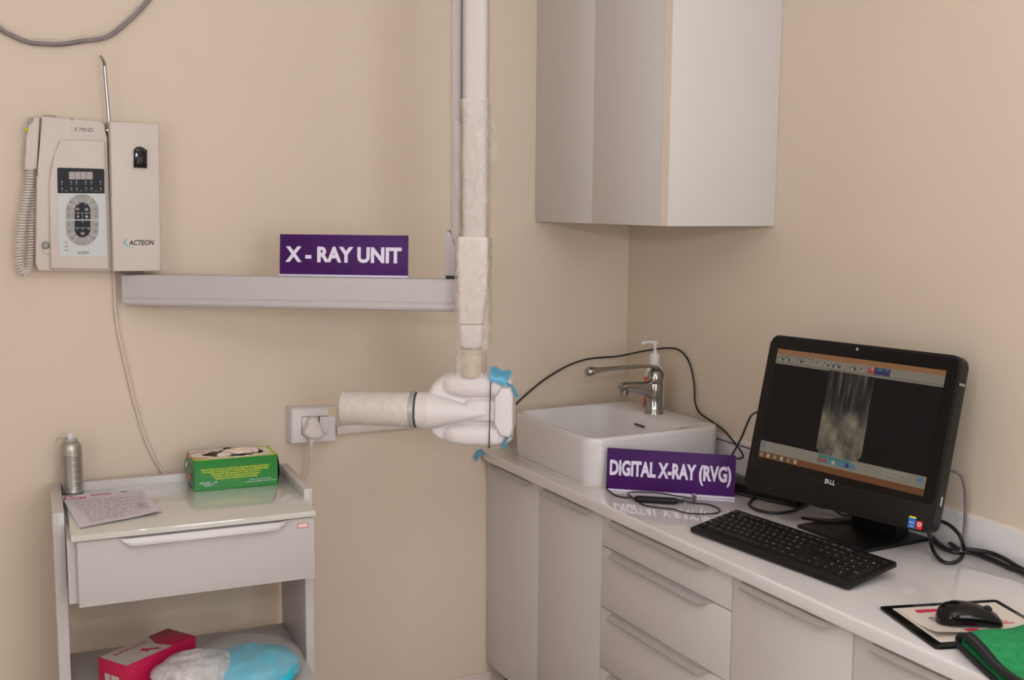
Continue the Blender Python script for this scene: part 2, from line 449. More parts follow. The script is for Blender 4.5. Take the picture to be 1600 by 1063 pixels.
t = thing('worktop', 'glossy white stone worktop running along the right wall', 'worktop', (-.27, -1.03, HS))
MB().box((-.5317, -2.06, HS), (-.0005, -.002, H), bev=.006, seg=3).build('slab', M_STONE, t)
MB().box((-.53, -.006, H), (-.4, -.0005, H + .004)).build('back_caulk', M_EDGE, t)
t = thing('backsplash', 'white stone backsplash along the right wall above the worktop', 'backsplash', (-.007, -1.03, H))
MB().box((-.014, -2.06, H + .0002), (-.0005, -.012, .9405), bev=.003).build('slab', M_STONE, t)
MB().box((-.006, -2.06, .9405), (-.0005, -.84, .945)).build('caulk_line', M_EDGE, t)
MB().box((-.011, -.80, .9405), (-.0005, -.012, .9435)).build('gap_line', M_GAP, t)
MB().box((-.013, -.80, .9435), (-.0005, -.012, .960), bev=.002).build('filler_strip', M_PLAST2, t)

# ---- wall cabinet
t = thing('wall_cabinet', 'white two-door wall cabinet hung in the corner above the sink', 'cabinet', (-.17, -.35, 1.562))
L0, ZC, ZT = .69775, 1.5622, 2.40
MB().box((-.332, -L0 + .033, ZC), (-.001, -.001, ZT)).build('body', M_LAM, t)
for y0, y1 in ((-.001, -.3325), (-.3325, -L0 + .0335)):
    MB().box((-.35, y1 + .001, ZC), (-.333, y0 - .001, ZT), bev=.001).build('door', M_LAM, t)
MB().box((-.35, -L0, ZC), (-.001, -L0 + .0325, ZT), bev=.0008).build('side_panel', M_LAM, t)
mlabel(MB().box((-.3508, -L0 + .0005, ZC), (-.3502, -L0 + .0322, ZT)).build('edge_band', M_EDGE, t), 'cream edge strip of the end panel')

# ---- wash basin
SX0, SX1, SY0, SY1, SZ = -.485, -.038, -.560, -.105, .995
t = thing('wash_basin', 'white square ceramic vessel basin standing on the worktop in the corner', 'sink', (-.26, -.335, H))
b = MB(); loops = []


def rl(x0, y0, x1, y1, r, z): return [(x, y, z) for x, y in rrect(x0, y0, x1, y1, r, 8)]


e = .008
loops += [rl(SX0 + e, SY0 + e, SX1 - e, SY1 - e, .045, H), rl(SX0 + .002, SY0 + .002, SX1 - .002, SY1 - .002, .05, H + .02),
          rl(SX0, SY0, SX1, SY1, .05, SZ - .012), rl(SX0 + .001, SY0 + .001, SX1 - .001, SY1 - .001, .049, SZ - .005),
          rl(SX0 + .004, SY0 + .004, SX1 - .004, SY1 - .004, .046, SZ - .001), rl(SX0 + .008, SY0 + .008, SX1 - .008, SY1 - .008, .042, SZ),
          rl(SX0 + .012, SY0 + .012, -.158, SY1 - .012, .045, SZ), rl(SX0 + .016, SY0 + .016, -.163, SY1 - .016, .05, SZ - .006),
          rl(SX0 + .021, SY0 + .021, -.170, SY1 - .021, .055, SZ - .06), rl(SX0 + .05, SY0 + .05, -.20, SY1 - .05, .06, H + .03),
          rl(SX0 + .12, SY0 + .13, -.25, SY1 - .13, .05, H + .022)]
b.loft(loops)
b.build('bowl', M_CER, t, angle=60)
MB().box((-.1715, -.355, SZ - .034), (-.168, -.305, SZ - .027), bev=.001).build('overflow_slot', M_INKD, t)
MB().lathe([(.022, H + .0225), (.022, H + .026), (.012, H + .027)], M=Matrix.Translation((-.31, -.34, 0))).build('drain', M_CHROME, t)
b = MB(); b.loft([rl(SX0 + .001, SY0 + .001, SX1 - .001, SY1 - .001, .05, H + .0005), rl(SX0 + .005, SY0 + .005, SX1 - .005, SY1 - .005, .05, H + .005)], cap0=False, cap1=False)
b.build('sealant', M_SEAL, t)

# ---- faucet
fx, fy = -.111, -.320
t = thing('faucet', 'chrome elbow-lever mixer tap on the basin', 'tap', (fx, fy, SZ))
MB().lathe([(.0285, SZ), (.0285, SZ + .004), (.026, SZ + .008), (.025, SZ + .05), (.026, SZ + .088), (.025, SZ + .092)],
           M=Matrix.Translation((fx, fy, 0))).build('body', M_CHROME, t)
sp = MB(); loops = []
for k, (x, z, ry, rz) in enumerate([(fx - .005, SZ + .066, .019, .030), (fx - .035, SZ + .078, .019, .022), (fx - .07, SZ + .084, .0185, .0175),
                                    (fx - .108, SZ + .088, .0175, .015), (fx - .120, SZ + .088, .015, .013), (fx - .126, SZ + .087, .008, .007)]):
    loops.append([(x, fy + ry * math.cos(2 * PI * i / 20), z + rz * math.sin(2 * PI * i / 20)) for i in range(20)])
sp.loft(loops); sp.build('spout', M_CHROME, t)
MB().lathe([(.010, SZ + .062), (.0125, SZ + .063), (.0125, SZ + .074), (.0115, SZ + .075), (.0115, SZ + .086)],
           M=Matrix.Translation((fx - .108, fy, 0))).build('aerator', M_CHROME, t)
MB().lathe([(.0235, SZ + .0935), (.0245, SZ + .098), (.024, SZ + .112), (.020, SZ + .126), (.012, SZ + .135), (.001, SZ + .138)],
           M=Matrix.Translation((fx + .001, fy, 0))).build('cartridge_dome', M_CHROME, t)
lv = MB(); loops = []
for x, z, wy, hz in [(fx + .024, SZ + .105, .012, .008), (fx + .020, SZ + .124, .018, .009), (fx + .004, SZ + .139, .019, .007), (fx - .02, SZ + .1445, .016, .005),
                     (fx - .05, SZ + .146, .011, .0055), (fx - .10, SZ + .146, .009, .0058), (fx - .165, SZ + .145, .0095, .0066),
                     (fx - .198, SZ + .143, .0105, .0085), (fx - .214, SZ + .142, .014, .0115), (fx - .226, SZ + .1415, .0165, .0140), (fx - .237, SZ + .141, .015, .0130), (fx - .242, SZ + .141, .009, .009)]:
    loops.append([(x, fy + wy * math.cos(2 * PI * i / 16), z + hz * math.sin(2 * PI * i / 16)) for i in range(16)])
lv.loft(loops); lvo = lv.build('lever', M_CHROME, t, angle=60)

# ---- soap bottle
bx, by = -.058, -.243
t = thing('soap_bottle', 'white pump soap bottle standing behind the tap', 'bottle', (bx, by, SZ))
T = Matrix.Translation((bx, by, SZ))
MB().lathe([(.026, .0), (.0305, .003), (.031, .02), (.031, .098), (.0295, .112), (.023, .126), (.0145, .134), (.0135, .138)], M=T).build('bottle', M_PLAST, t)
MB().lathe([(.0155, .1385), (.0155, .166), (.0135, .169)], M=T).build('collar', M_PLAST, t)
b = MB(); b.lathe([(.0075, .169), (.0065, .176), (.0045, .178), (.0045, .196)], M=T)
b.lathe([(.0085, .196), (.0095, .198), (.0095, .206), (.008, .2075)], M=T)
b.tube([(bx, by, SZ + .203), (bx - .02, by + .004, SZ + .204), (bx - .038, by + .008, SZ + .202), (bx - .044, by + .009, SZ + .198)], [.0055, .0035], smooth=4)
b.build('pump', M_PLAST, t)


def label_patch(z0, z1, a0, a1, r): return lambda i, j: (bx + r * math.cos(a0 + (a1 - a0) * i), by + r * math.sin(a0 + (a1 - a0) * i), SZ + z0 + (z1 - z0) * j)


b = MB(); b.grid(label_patch(.030, .098, PI * .78, PI * 1.38, .0313), 14, 1, 0); b.grid(label_patch(.004, .030, PI * .78, PI * 1.38, .0313), 14, 1, 1)
for k in range(4): b.grid(label_patch(.072 - .012 * k, .076 - .012 * k, PI * .86, PI * 1.3, .0315), 10, 1, 2)
b.build('label', [M_ORED, M_DRED, M_YEL], t)

# ---- purple signs


def sign(name, label, base_l, d, n, w_, h_, tilt, z0, txt, tx, ty, tw, th):
    d = Vector((d[0], d[1], 0)).normalized(); n = Vector((n[0], n[1], 0)).normalized()
    up = (Vector((0, 0, 1)) * math.cos(tilt) - n * math.sin(tilt)).normalized()
    o = Vector((base_l[0], base_l[1], z0))
    M = frame(o + Vector((0, 0, .005)), d, up)
    t = thing(name, label, 'sign', (o.x + d.x * w_ / 2, o.y + d.y * w_ / 2, z0))
    b = MB(); b.box((0, 0, -.003), (w_, h_, 0), 0, bev=.0006, M=M)
    b.text(txt, M, tx * w_, ty * h_, tw * w_, th * h_, 1, bold=.042, z=.0006)
    b.build('panel', [M_PURP, M_LETW], t)
    F = frame(o, d, (0, 0, 1))
    mlabel(MB().box((-.001, 0, -.018), (w_ + .001, .005, .006), 0, bev=.001, M=F).build('foot', M_LETW, t), 'white acrylic foot strip')
    return t


RA, RB = Vector((-1.57, -.02, 0)), Vector((-.86, -.49, 0)); RD = (RB - RA).normalized(); RN = Vector((RD.y, -RD.x, 0))
RM = frame(RA, RD, (0, 0, 1))          # x along the arm, y up, z toward the room
RM = Matrix.Translation((0, 0, 0)) @ RM
assert (RM.to_3x3() @ Vector((0, 0, 1))).dot(RN) > 0.99
b0 = RA + RD * .412
sign('sign', 'purple sign reading X - RAY UNIT standing on the extension arm', (b0.x, b0.y), RD, RN, .331, .101, math.radians(5), 1.4285,
     'X - RAY UNIT', .045, .30, .905, .40)
d2 = Vector((.255, -.225, 0)).normalized(); n2 = Vector((d2.y, -d2.x, 0))
b0 = Vector((-.433, -.568, 0)) + n2 * .022
sign('sign', 'purple sign reading DIGITAL X-RAY (RVG) leaning by the basin', (b0.x, b0.y), d2, n2, .336, .108, math.radians(6), H + .0004,
     'DIGITAL X-RAY (RVG)', .025, .22, .945, .50)

# ================================================================== X-RAY UNIT
t = thing('xray_unit', 'white wall-mounted dental x-ray arm with tube head and cone', 'x-ray machine', (RA.x, RA.y, 1.35))
b = MB()
prof = [(-.013, 1.428), (.028, 1.428), (.031, 1.425), (.031, 1.3705), (.0295, 1.3695), (.0295, 1.3675), (.0315, 1.366), (.0315, 1.356), (.028, 1.350), (.020, 1.347), (-.005, 1.347), (-.013, 1.352)]
b.loft([[(s, z, o) for o, z in prof] for s in (.008, .90)], M=RM)
b.build('extension_arm', M_RAIL, t, angle=25)
MB().box((.0065, 1.3475, -.013), (.009, 1.4275, .030), 0, bev=.001, M=RM).build('end_cap', M_PLAST, t)
MB().box((-.006, 1.355, -.020), (.0062, 1.42, .004), 0, bev=.002, M=RM).build('wall_bracket', M_RAIL, t)
ra = MB(); ra.box((.852, 1.50, -.045), (.8775, 2.42, .008), 0, bev=.008, M=RM, seg=3); ra.box((.8795, 1.56, -.04), (.884, 2.42, .0), 0, bev=.001, M=RM)
ra.build('rear_arm', M_ARM, t)
pb = [(.840, 1.4355), (.868, 1.4355), (.868, 1.50), (.866, 1.50), (.860, 1.525), (.852, 1.543), (.844, 1.549), (.840, 1.546)]
MB().prism([(x, y) for x, y in pb], -.04, .012, 0, M=RM, bev=.002).build('hinge_bracket', M_RAIL, t)
bb = MB(); bb.prism([(.868, 1.4355), (.8765, 1.4355), (.8765, 1.53), (.8715, 1.53), (.868, 1.49)], -.04, .010, 0, M=RM, bev=.001)
bb.build('bracket_cover', M_PLAST, t)
mlabel(MB().box((.841, 1.4275, -.035), (.8755, 1.4365, .0115), 0, M=RM).build('pivot_gap', M_BLK, t), 'black pivot joint')
fa = MB()
fa.prism(rrect(.8915, .018, .9495, .078, .014), 1.53, 2.42, 0, M=RM @ Matrix(((1, 0, 0, 0), (0, 0, 1, 0), (0, 1, 0, 0), (0, 0, 0, 1))))
fa.build('front_arm', M_ARM, t)
MB().box((.845, 2.40, -.05), (.955, 2.47, .082), 0, bev=.02, M=RM, seg=3).build('elbow', M_PLAST, t)
XZ = RM @ Matrix(((1, 0, 0, 0), (0, 0, 1, 0), (0, 1, 0, 0), (0, 0, 0, 1)))       # local x, depth, height
hs_ = MB()
hs_.loft([[(x, y, z) for x, y in rrect(a, .012, b_, .085, .008)] for z, a, b_ in ((1.535, .8835, .9525), (1.533, .8815, .9545), (1.45, .8815, .9545), (1.40, .8825, .951), (1.324, .8845, .9425))], M=XZ)
hs_.build('arm_cover', M_PLAST2, t)
MB().box((.9225, 1.33, .0852), (.9231, 1.53, .0855), 0, M=RM).build('seam', M_OCHRE, t)
MB().prism(rrect(.887, .016, .940, .081, .010), 1.3215, 1.3242, 0, M=XZ).build('joint_ring', M_INKD, t)
cl = MB()
cl.loft([[(x, y, z) for x, y in rrect(.8845 + k, .014 + k, .9425 - k, .084 - k, max(.004, .012 - k * .2))] for z, k in
         ((1.3214, 0), (1.275, .001), (1.268, .004), (1.262, .009), (1.2585, .018))], M=XZ)
cl.build('end_collar', M_PLAST, t)
# clear wrapping, crumpled around the forearm


def wrap(z0, z1, x0, x1, y0, y1, amp, seed, n=60, nz=60):
    loops = []
    for j in range(nz + 1):
        z = z0 + (z1 - z0) * j / nz; base = rrect(x0, y0, x1, y1, .012, n // 4 - 1)
        L = []
        for (x, y) in base:
            p = Vector((x * 40, y * 40, z * 28 + seed)); k = noise.noise(p) * amp + noise.noise(p * 2.7) * amp * .5
            cx, cy = (x0 + x1) / 2, (y0 + y1) / 2; d = Vector((x - cx, y - cy)).normalized()
            L.append((x + d.x * (k + amp * .4), y + d.y * (k + amp * .4), z))
        loops.append(L)
    return MB().loft(loops, 0, False, False, M=XZ)


o_ = wrap(1.535, 1.862, .888, .953, .013, .083, .004, 3.1).build('plastic_wrap', M_FILM, t, angle=70); mlabel(o_, 'clear crumpled film round the forearm')
o_ = wrap(1.26, 1.532, .874, .957, .006, .092, .003, 9.4).build('plastic_wrap', M_FILM, t, angle=70); mlabel(o_, 'clear film over the arm cover')
o_ = wrap(1.195, 1.262, .877, .945, .01, .09, .003, 5.0, nz=16).build('plastic_wrap', M_FILM, t, angle=70); mlabel(o_, 'clear film sleeve above the tube head')
fl = MB(); fl.grid(lambda i, j: (.953 + .022 * i * math.sin(PI * j) + .002, 1.70 + .12 * j, .05 + .012 * math.sin(7 * j + 3 * i)), 6, 14, 0, M=RM)
fl.grid(lambda i, j: (.876 + .014 * i, 1.54 + .27 * j, .086 + .004 * math.sin(17 * j + 3 * i)), 4, 26, 0, M=RM)
mlabel(fl.build('film_edge', M_FILM3, t, angle=80), 'loose edge of clear film')
MB().lathe([(.0275, 1.19), (.0275, 1.259)], M=RM @ Matrix(((1, 0, 0, .912), (0, 0, 1, 0), (0, -1, 0, .05), (0, 0, 0, 1)))).build('swivel_neck', M_BEIGE, t)

# ---- tube head: sculpted housing, lobes and cone root melted together
th = MB()
sil = [(.797, 1.060), (.806, 1.040), (.826, 1.024), (.85, 1.017), (.955, 1.010), (.985, 1.014), (1.004, 1.030), (1.014, 1.055), (1.014, 1.155), (1.004, 1.178), (.985, 1.194), (.955, 1.203), (.87, 1.200), (.838, 1.190), (.812, 1.168), (.798, 1.14), (.794, 1.10)]
cx_, cz_ = .905, 1.107


def scaled(k, o): return [(cx_ + (x - cx_) * k, cz_ + (z - cz_) * k, o) for x, z in sil]


th.loft([scaled(.80, -.070), scaled(.93, -.062), scaled(1, -.04), scaled(1, .028), scaled(.97, .040), scaled(.9, .048)], M=RM)


def ell(c, r, p=2.6, n=24, m=14):
    loops = []
    for j in range(1, m):
        a = -PI / 2 + PI * j / m; loops.append([])
        for i in range(n):
            bth = 2 * PI * i / n
            f = lambda v: math.copysign(abs(v) ** (2 / p), v)
            loops[-1].append((c[0] + r[0] * f(math.sin(a)), c[1] + r[1] * f(math.cos(a)) * f(math.sin(bth)), c[2] + r[2] * f(math.cos(a)) * f(math.cos(bth))))
    th.loft(loops, M=RM)


ell((.924, 1.168, .018), (.091, .0345, .056), 2.8)
ell((.924, 1.042, .018), (.091, .0315, .054), 2.8)
ell((.95, 1.105, .024), (.058, .031, .046), 4)
oc = [(x, z) for x, z in ((.972, 1.075), (.988, 1.047), (1.010, 1.043), (1.018, 1.062), (1.018, 1.150), (1.010, 1.168), (.988, 1.166), (.972, 1.138))]
th.prism(oc, .0, .078, 0, M=RM, bev=.004)
loops = []
for s, r in ((.774, .0455), (.805, .0460), (.83, .0405), (.87, .0285), (.91, .0165), (.95, .004)):
    loops.append([(s, 1.1 + r * math.cos(2 * PI * i / 32), .040 + (s - .774) * .17 + r * math.sin(2 * PI * i / 32)) for i in range(32)])
th.loft(loops, M=RM)
ho = th.build('tube_head', M_PLAST, t, angle=60)
md = ho.modifiers.new('blend', 'REMESH'); md.mode = 'VOXEL'; md.voxel_size = .0024; md.use_smooth_shade = True
ms = ho.modifiers.new('soften', 'SMOOTH'); ms.factor = .5; ms.iterations = 3
st = MB(); st.tube([RM @ Vector((.9655, 1.209, .05)), RM @ Vector((.965, 1.203, .066)), RM @ Vector((.9635, 1.18, .0785)), RM @ Vector((.962, 1.11, .079)), RM @ Vector((.9605, 1.04, .0775)), RM @ Vector((.959, 1.017, .064)), RM @ Vector((.9585, 1.012, .05))], .0014, smooth=5)
mlabel(st.build('strap', M_RUB, ho), 'thin black elastic band')


def cyl_s(prof, mi=0, off=.040):      # lathe along the arm direction
    return [[(s, 1.1 + r * math.cos(2 * PI * i / 40), off + (s - .774) * .04 + r * math.sin(2 * PI * i / 40)) for i in range(40)] for s, r in prof]


c = MB().loft(cyl_s([(.582, .036), (.5815, .0415), (.583, .0425), (.757, .0440)]), M=RM).build('cone', M_PLAST2, ho)
MB().loft(cyl_s([(.590, .0431), (.60, .0436), (.68, .0442), (.752, .0449)]), 0, False, False, M=RM).build('cone_wrap', M_FILM5, c)
MB().loft(cyl_s([(.757, .0445), (.7575, .0462), (.7695, .0465), (.770, .044)]), M=RM).build('cone_ring', M_ALU, ho)
MB().loft(cyl_s([(.770, .0440), (.775, .0440)]), M=RM).build('ring_gap', M_INKD, ho)
bf = MB(); bf.grid(lambda i, j: (.962 + .036 * i + .014 * (1 - j) * i, 1.215 - .030 * j - .014 * i + .003 * math.sin(9 * i + 4 * j), .048 + .034 * math.sin(PI * .5 * min(1, j * 1.6)) - .01 * i), 8, 8, 0, M=RM); mlabel(bf.build('blue_film', M_BLUE, ho, angle=80), 'blue film over the upper back corner')
bf = MB(); bf.grid(lambda i, j: (.993 + .030 * j + .008 * i, 1.190 - .05 * j, .060 - .02 * i), 4, 8, 0, M=RM); mlabel(bf.build('blue_film', M_BLUE, ho, angle=80), 'narrow blue film strip down the back edge')
bf = MB(); bf.grid(lambda i, j: (.985 + .014 * i + .016 * j, 1.008 + .034 * j, .060 - .03 * i + .008 * j), 4, 6, 0, M=RM); mlabel(bf.build('blue_film', M_BLUE, ho, angle=80), 'blue film at the lower back corner')

# ================================================================== WALL BOXES
# ---- control unit
Yc = -.055
t = thing('control_unit', 'cream x-ray control box with keypad on the back wall', 'control box', (-1.68, 0, 1.45))
CM = frame((0, Yc, 0), (1, 0, 0), (0, 0, 1))
pt = lambda u, v, y=Yc: (lambda P: (P.x, P.z))(uy(u, v, y))
out = [pt(*q) for q in ((60, 423.5), (174, 424.5), (175.5, 420), (167, 215), (163, 194), (158, 189), (68, 181.5), (63.5, 184), (62, 262), (57, 275), (55.5, 412))]
MB().prism(out, -.054, 0, 0, M=CM, bev=.004, seg=3).build('housing', M_IVORY, t)
CM2 = frame((0, Yc - .010, 0), (1, 0, 0), (0, 0, 1)); p2 = lambda u, v: pt(u, v, Yc - .010)
out = [p2(*q) for q in ((78, 420), (171, 421.5), (164, 222), (158, 219), (97, 218), (93, 221), (86, 240), (79.5, 262), (77.5, 290))]
MB().prism(out, -.009, 0, 0, M=CM2, bev=.004, seg=3).build('fascia', M_IVORY, t)
kp = MB()
kp.prism([p2(*q) for q in ((90, 302), (163.3, 302.5), (167, 398), (165, 400.5), (95, 400.5), (93, 398))], .0, .0010, 0, M=CM2)
kp.prism([p2(*q) for q in ((90, 302), (89.3, 264), (91, 262), (161, 264), (163, 266), (163.3, 302.5))], .0, .0012, 1, M=CM2)


def oval(u0, v0, u1, v1, n=14):
    r = (u1 - u0) / 2; cu = (u0 + u1) / 2; o = []
    for k in range(n + 1): a = PI * k / n; o.append((cu - r * math.cos(a), v0 + r - r * math.sin(a)))
    for k in range(n + 1): a = PI * k / n; o.append((cu + r * math.cos(a), v1 - r + r * math.sin(a)))
    return o[::-1]


def poly(pts, mi, z): kp.quad([(*p2(*q), z) for q in pts], mi, CM2)


def bar(u0, v0, u1, v1, mi, z): poly([(u0, v1), (u1, v1), (u1, v0), (u0, v0)], mi, z)


poly(oval(103, 303.5, 154, 384), 2, .0014); poly(oval(116.5, 316.5, 141, 371), 1, .0018)
for a in (26, 55, 125, 154, 206, 235, 305, 334):
    ca, sa = math.cos(math.radians(a)), -math.sin(math.radians(a)); cc = (128.6, 329 if sa < 0 else 358)
    poly([(cc[0] + 12.5 * ca - .4 * sa, cc[1] + 13 * sa + .4 * ca), (cc[0] + 25.5 * ca - .4 * sa, cc[1] + 25.5 * sa + .4 * ca),
          (cc[0] + 25.5 * ca + .4 * sa, cc[1] + 25.5 * sa - .4 * ca), (cc[0] + 12.5 * ca + .4 * sa, cc[1] + 13 * sa - .4 * ca)], 0, .0016)
bar(103, 343, 154, 344.6, 0, .0020)
for v in (332.5, 355.5): bar(116.5, v, 141, v + .7, 2, .0021)
bar(128.4, 333, 129.1, 343, 2, .0021)
for u, v in ((128, 307.5), (111, 316), (146, 317), (107.5, 326), (149.5, 327), (107, 337), (150, 338), (107.5, 350.5), (150.5, 351), (108.5, 361.5), (149.5, 362), (112.5, 372), (147, 372.5), (130, 380.5)): bar(u - 1.5, v - .6, u + 1.5, v + .6, 3, .0017)
for u, v in ((122, 319.5), (133, 319.5), (121.5, 334), (135, 334), (129, 347), (120.5, 358), (129, 358), (138, 358)): bar(u - .8, v - .8, u + .8, v + .8, 5, .0022)
for u in (121, 135): bar(u - 2.2, 325, u - 1, 329, 5, .0022); bar(u + 1, 325, u + 2.2, 329, 5, .0022)
bar(118.8, 325, 123.2, 326.2, 5, .0023); bar(132.8, 328, 137.2, 329.2, 5, .0023)
bar(120.5, 337, 123, 340, 5, .0022); bar(133.5, 337, 137, 340.5, 5, .0022); bar(126, 363, 132, 367, 4, .0022)
bar(107.5, 268.5, 145, 280.5, 4, .0016)
for k in range(4):
    u = 109.5 + 9.1 * k
    for (a, c_, d_, e_) in ((0, 0, 5.5, 1.2), (0, 4.3, 5.5, 5.5), (0, 8.8, 5.5, 10), (0, 0, 1.2, 10), (4.3, 0, 5.5, 10)): bar(u + a, 269.5 + c_, u + d_, 269.5 + e_, 5, .0019 + a * 1e-5 + c_ * 1e-5)
for r_, us in ((284.5, (96.5, 111, 119.5, 134, 142.5, 157)), (294.5, (97, 111.5, 120, 134.5, 143, 157.5))):
    for u in us: bar(u - .9, r_ - .9, u + .9, r_ + .9, 5, .0018); bar(u - 1.5, r_ + 3, u + 1.5, r_ + 3.8, 4, .0018)
for u in (103, 127, 150): bar(u - 2.5, 298, u + 2.5, 298.7, 4, .0018)
for v in (379, 385, 391): bar(99.5, v - .8, 101, v + .8, 3, .0014); bar(103, v - 1.5, 106, v + 1.5, 2, .0014)
a_, b_ = p2(121, 397), p2(139, 393); kp.text('ACTEON', CM2, a_[0], a_[1], b_[0] - a_[0], b_[1] - a_[1], 3, bold=.02, shear=.2, z=.0016)
kp.build('keypad', [M_GREYP, M_NAVY, M_GREYK, M_INKD, M_LED, M_LEDD], t)
npl = MB(); a_, b_ = pt(111, 211), pt(149, 194.5)
npl.prism([pt(*q) for q in ((112, 211), (149, 212), (148.5, 195.5), (111, 194))], 0, .0015, 0, M=CM)
a_, b_ = pt(115, 205.5), pt(145.5, 200); npl.text('X MIND', CM, a_[0], a_[1], b_[0] - a_[0], b_[1] - a_[1], 1, bold=0.0, z=.002)
npl.build('nameplate', [M_IVORY, M_INKD], t)
P = uy(71, 383.5, Yc); lk = MB(); KM = frame(P, (1, 0, 0), (0, 0, 1))
lk.lathe([(.0088, 0), (.0088, .003), (.007, .0045), (.007, .003), (.001, .003)], M=KM); lko = lk.build('lock', M_LOCK, t)
lk = MB(); ring = [KM @ Vector((.002 + .009 * math.cos(a), -.013 + .009 * math.sin(a), .002)) for a in [2 * PI * i / 24 for i in range(25)]]
lk.tube(ring, .0005, n=6); lk.build('key_ring', M_LOCK, lko)
for q in ((83, 419.5), (153, 419), (112, 186.5)):
    P = uy(*q, Yc); MB().lathe([(.0035, -.001), (.0035, .0012), (.002, .0015)], M=frame(P, (1, 0, 0), (0, 0, 1)), n=14).build('screw', M_GREYK, t)
MB().tube([uy(66, 181.5, -.03), uy(71, 180.5, -.03), uy(88, 181.8, -.03)], .0012, n=6).build('wire_clip', M_GREYK, t)

# ---- hand switch hanging at its left side
t = thing('hand_switch', 'ivory hand switch with coiled cord hung on the left of the control box', 'hand switch', (-1.78, 0, 1.69))
hm = frame((0, -.045, 0), (1, 0, 0), (0, 0, 1)); hp = lambda u, v: pt(u, v, -.045)
MB().prism([hp(*q) for q in ((37, 264.5), (57.5, 264.5), (62.5, 187), (61.5, 184), (49, 183.5), (44, 196), (41.5, 215))], -.030, .004, 0, M=hm, bev=.004, seg=3).build('grip', M_IVORY, t)
MB().prism([hp(*q) for q in ((45, 196), (51, 191), (53, 184), (46, 184), (43.5, 194))], -.012, .0052, 0, M=hm, bev=.001).build('cap', M_GREYK, t)
P = uy(42, 203, -.042); MB().lathe([(.0052, -.004), (.0052, .005), (.003, .007), (.0005, .0075)], M=frame(P, (1, 0, 0), (0, 0, 1)), n=16).build('button', M_YBTN, t)
path = catmull([uy(47, 264, -.04), uy(45, 290, -.042), uy(37, 330, -.046), (uy(31, 375, -.046)), uy(30, 405, -.045), uy(35, 424, -.040), uy(42, 425, -.032), uy(46.5, 405, -.026), uy(49, 360, -.022), uy(51, 310, -.020), uy(53, 275, -.02)], 60)
cum = [0.0]
for a, c_ in zip(path, path[1:]): cum.append(cum[-1] + (c_ - a).length)
coil = []; N_ = 1500; Lt = cum[-1]; j = 0
for k in range(N_ + 1):
    s = Lt * k / N_
    while j < len(cum) - 2 and cum[j + 1] < s: j += 1
    f_ = (s - cum[j]) / max(1e-9, cum[j + 1] - cum[j]); p = path[j].lerp(path[j + 1], f_); tt = (path[j + 1] - path[j]).normalized()
    u_ = tt.cross(Vector((0, 1, 0))).normalized(); v_ = tt.cross(u_); ph = 2 * PI * s / .0068
    coil.append(p + (u_ * math.cos(ph) + v_ * math.sin(ph)) * .0078)
MB().tube(coil, .0024, n=6).build('coiled_cord', M_PLAST2, t)

# ---- power box
Ya = -.085
t = thing('power_box', 'tall cream box with black rocker switch right of the control box', 'control box', (-1.545, 0, 1.44))
AM = frame((0, Ya, 0), (1, 0, 0), (0, 0, 1)); pa = lambda u, v: pt(u, v, Ya)
MB().prism([pa(*q) for q in ((177, 424.5), (252, 424), (248.5, 192.5), (171.5, 189.5))], -.084, 0, 0, M=AM, bev=.004, seg=3).build('cover', M_IVORY, t)
sw = MB(); sw.prism([pa(*q) for q in ((208.5, 262), (229, 263), (229, 234.5), (225, 234), (224, 231.5), (220, 229.5), (214, 229.5), (210, 232), (208.5, 235))], 0, .010, 0, M=AM, bev=.002)
sw.box((*pa(216.5, 262), .010), (*pa(220.5, 236), .016), 0, bev=.002, M=AM)
sw.build('rocker_switch', M_BLKG, t)
lg = MB(); lg.prism([pa(*q) for q in ((191.5, 391.5), (242, 391.5), (241, 368.5), (190.5, 367.5))], 0, .0012, 0, M=AM)
a_, b_ = pa(201, 383.5), pa(240.5, 375); lg.text('ACTEON', AM, a_[0], a_[1], b_[0] - a_[0], b_[1] - a_[1], 1, bold=.022, shear=.22, z=.0016)
arc_o = [(199, 372), (195, 375), (192.3, 378.5), (193, 382), (197, 385), (204, 387), (214, 387.6)]; arc_i = [(206, 386), (200, 384.3), (197, 381.5), (196, 379), (197, 376)]
lg.quad([(*pa(*q), .0016) for q in arc_o + arc_i], 2, AM)
lg.build('logo_plate', [M_IVORY, M_NAVY, M_LBLUE], t)
MB().box((*pa(186, 426.5), -.06), (*pa(226, 424), -.004), 0, M=AM).build('cable_slot', M_BLK, t)

# ---- rod hook
b = MB(); b.tube([uy(173.5, 215, -.045), uy(171, 196, -.046), uy(167, 150, -.048), uy(163.5, 108, -.050), uy(163, 101, -.052), uy(162, 96, -.058), uy(159.5, 91, -.072), uy(157.5, 88.5, -.084)], .0042, n=12, smooth=4)
b.lathe([(.0065, 0), (.0065, .004), (.003, .005)], M=Matrix.Translation(uy(168, 205, -.048)), n=12)
single(b, 'hook_rod', M_CHROME, 'thin chrome rod with bent tip rising between the two wall boxes', 'rod', uy(167, 150, -.048))

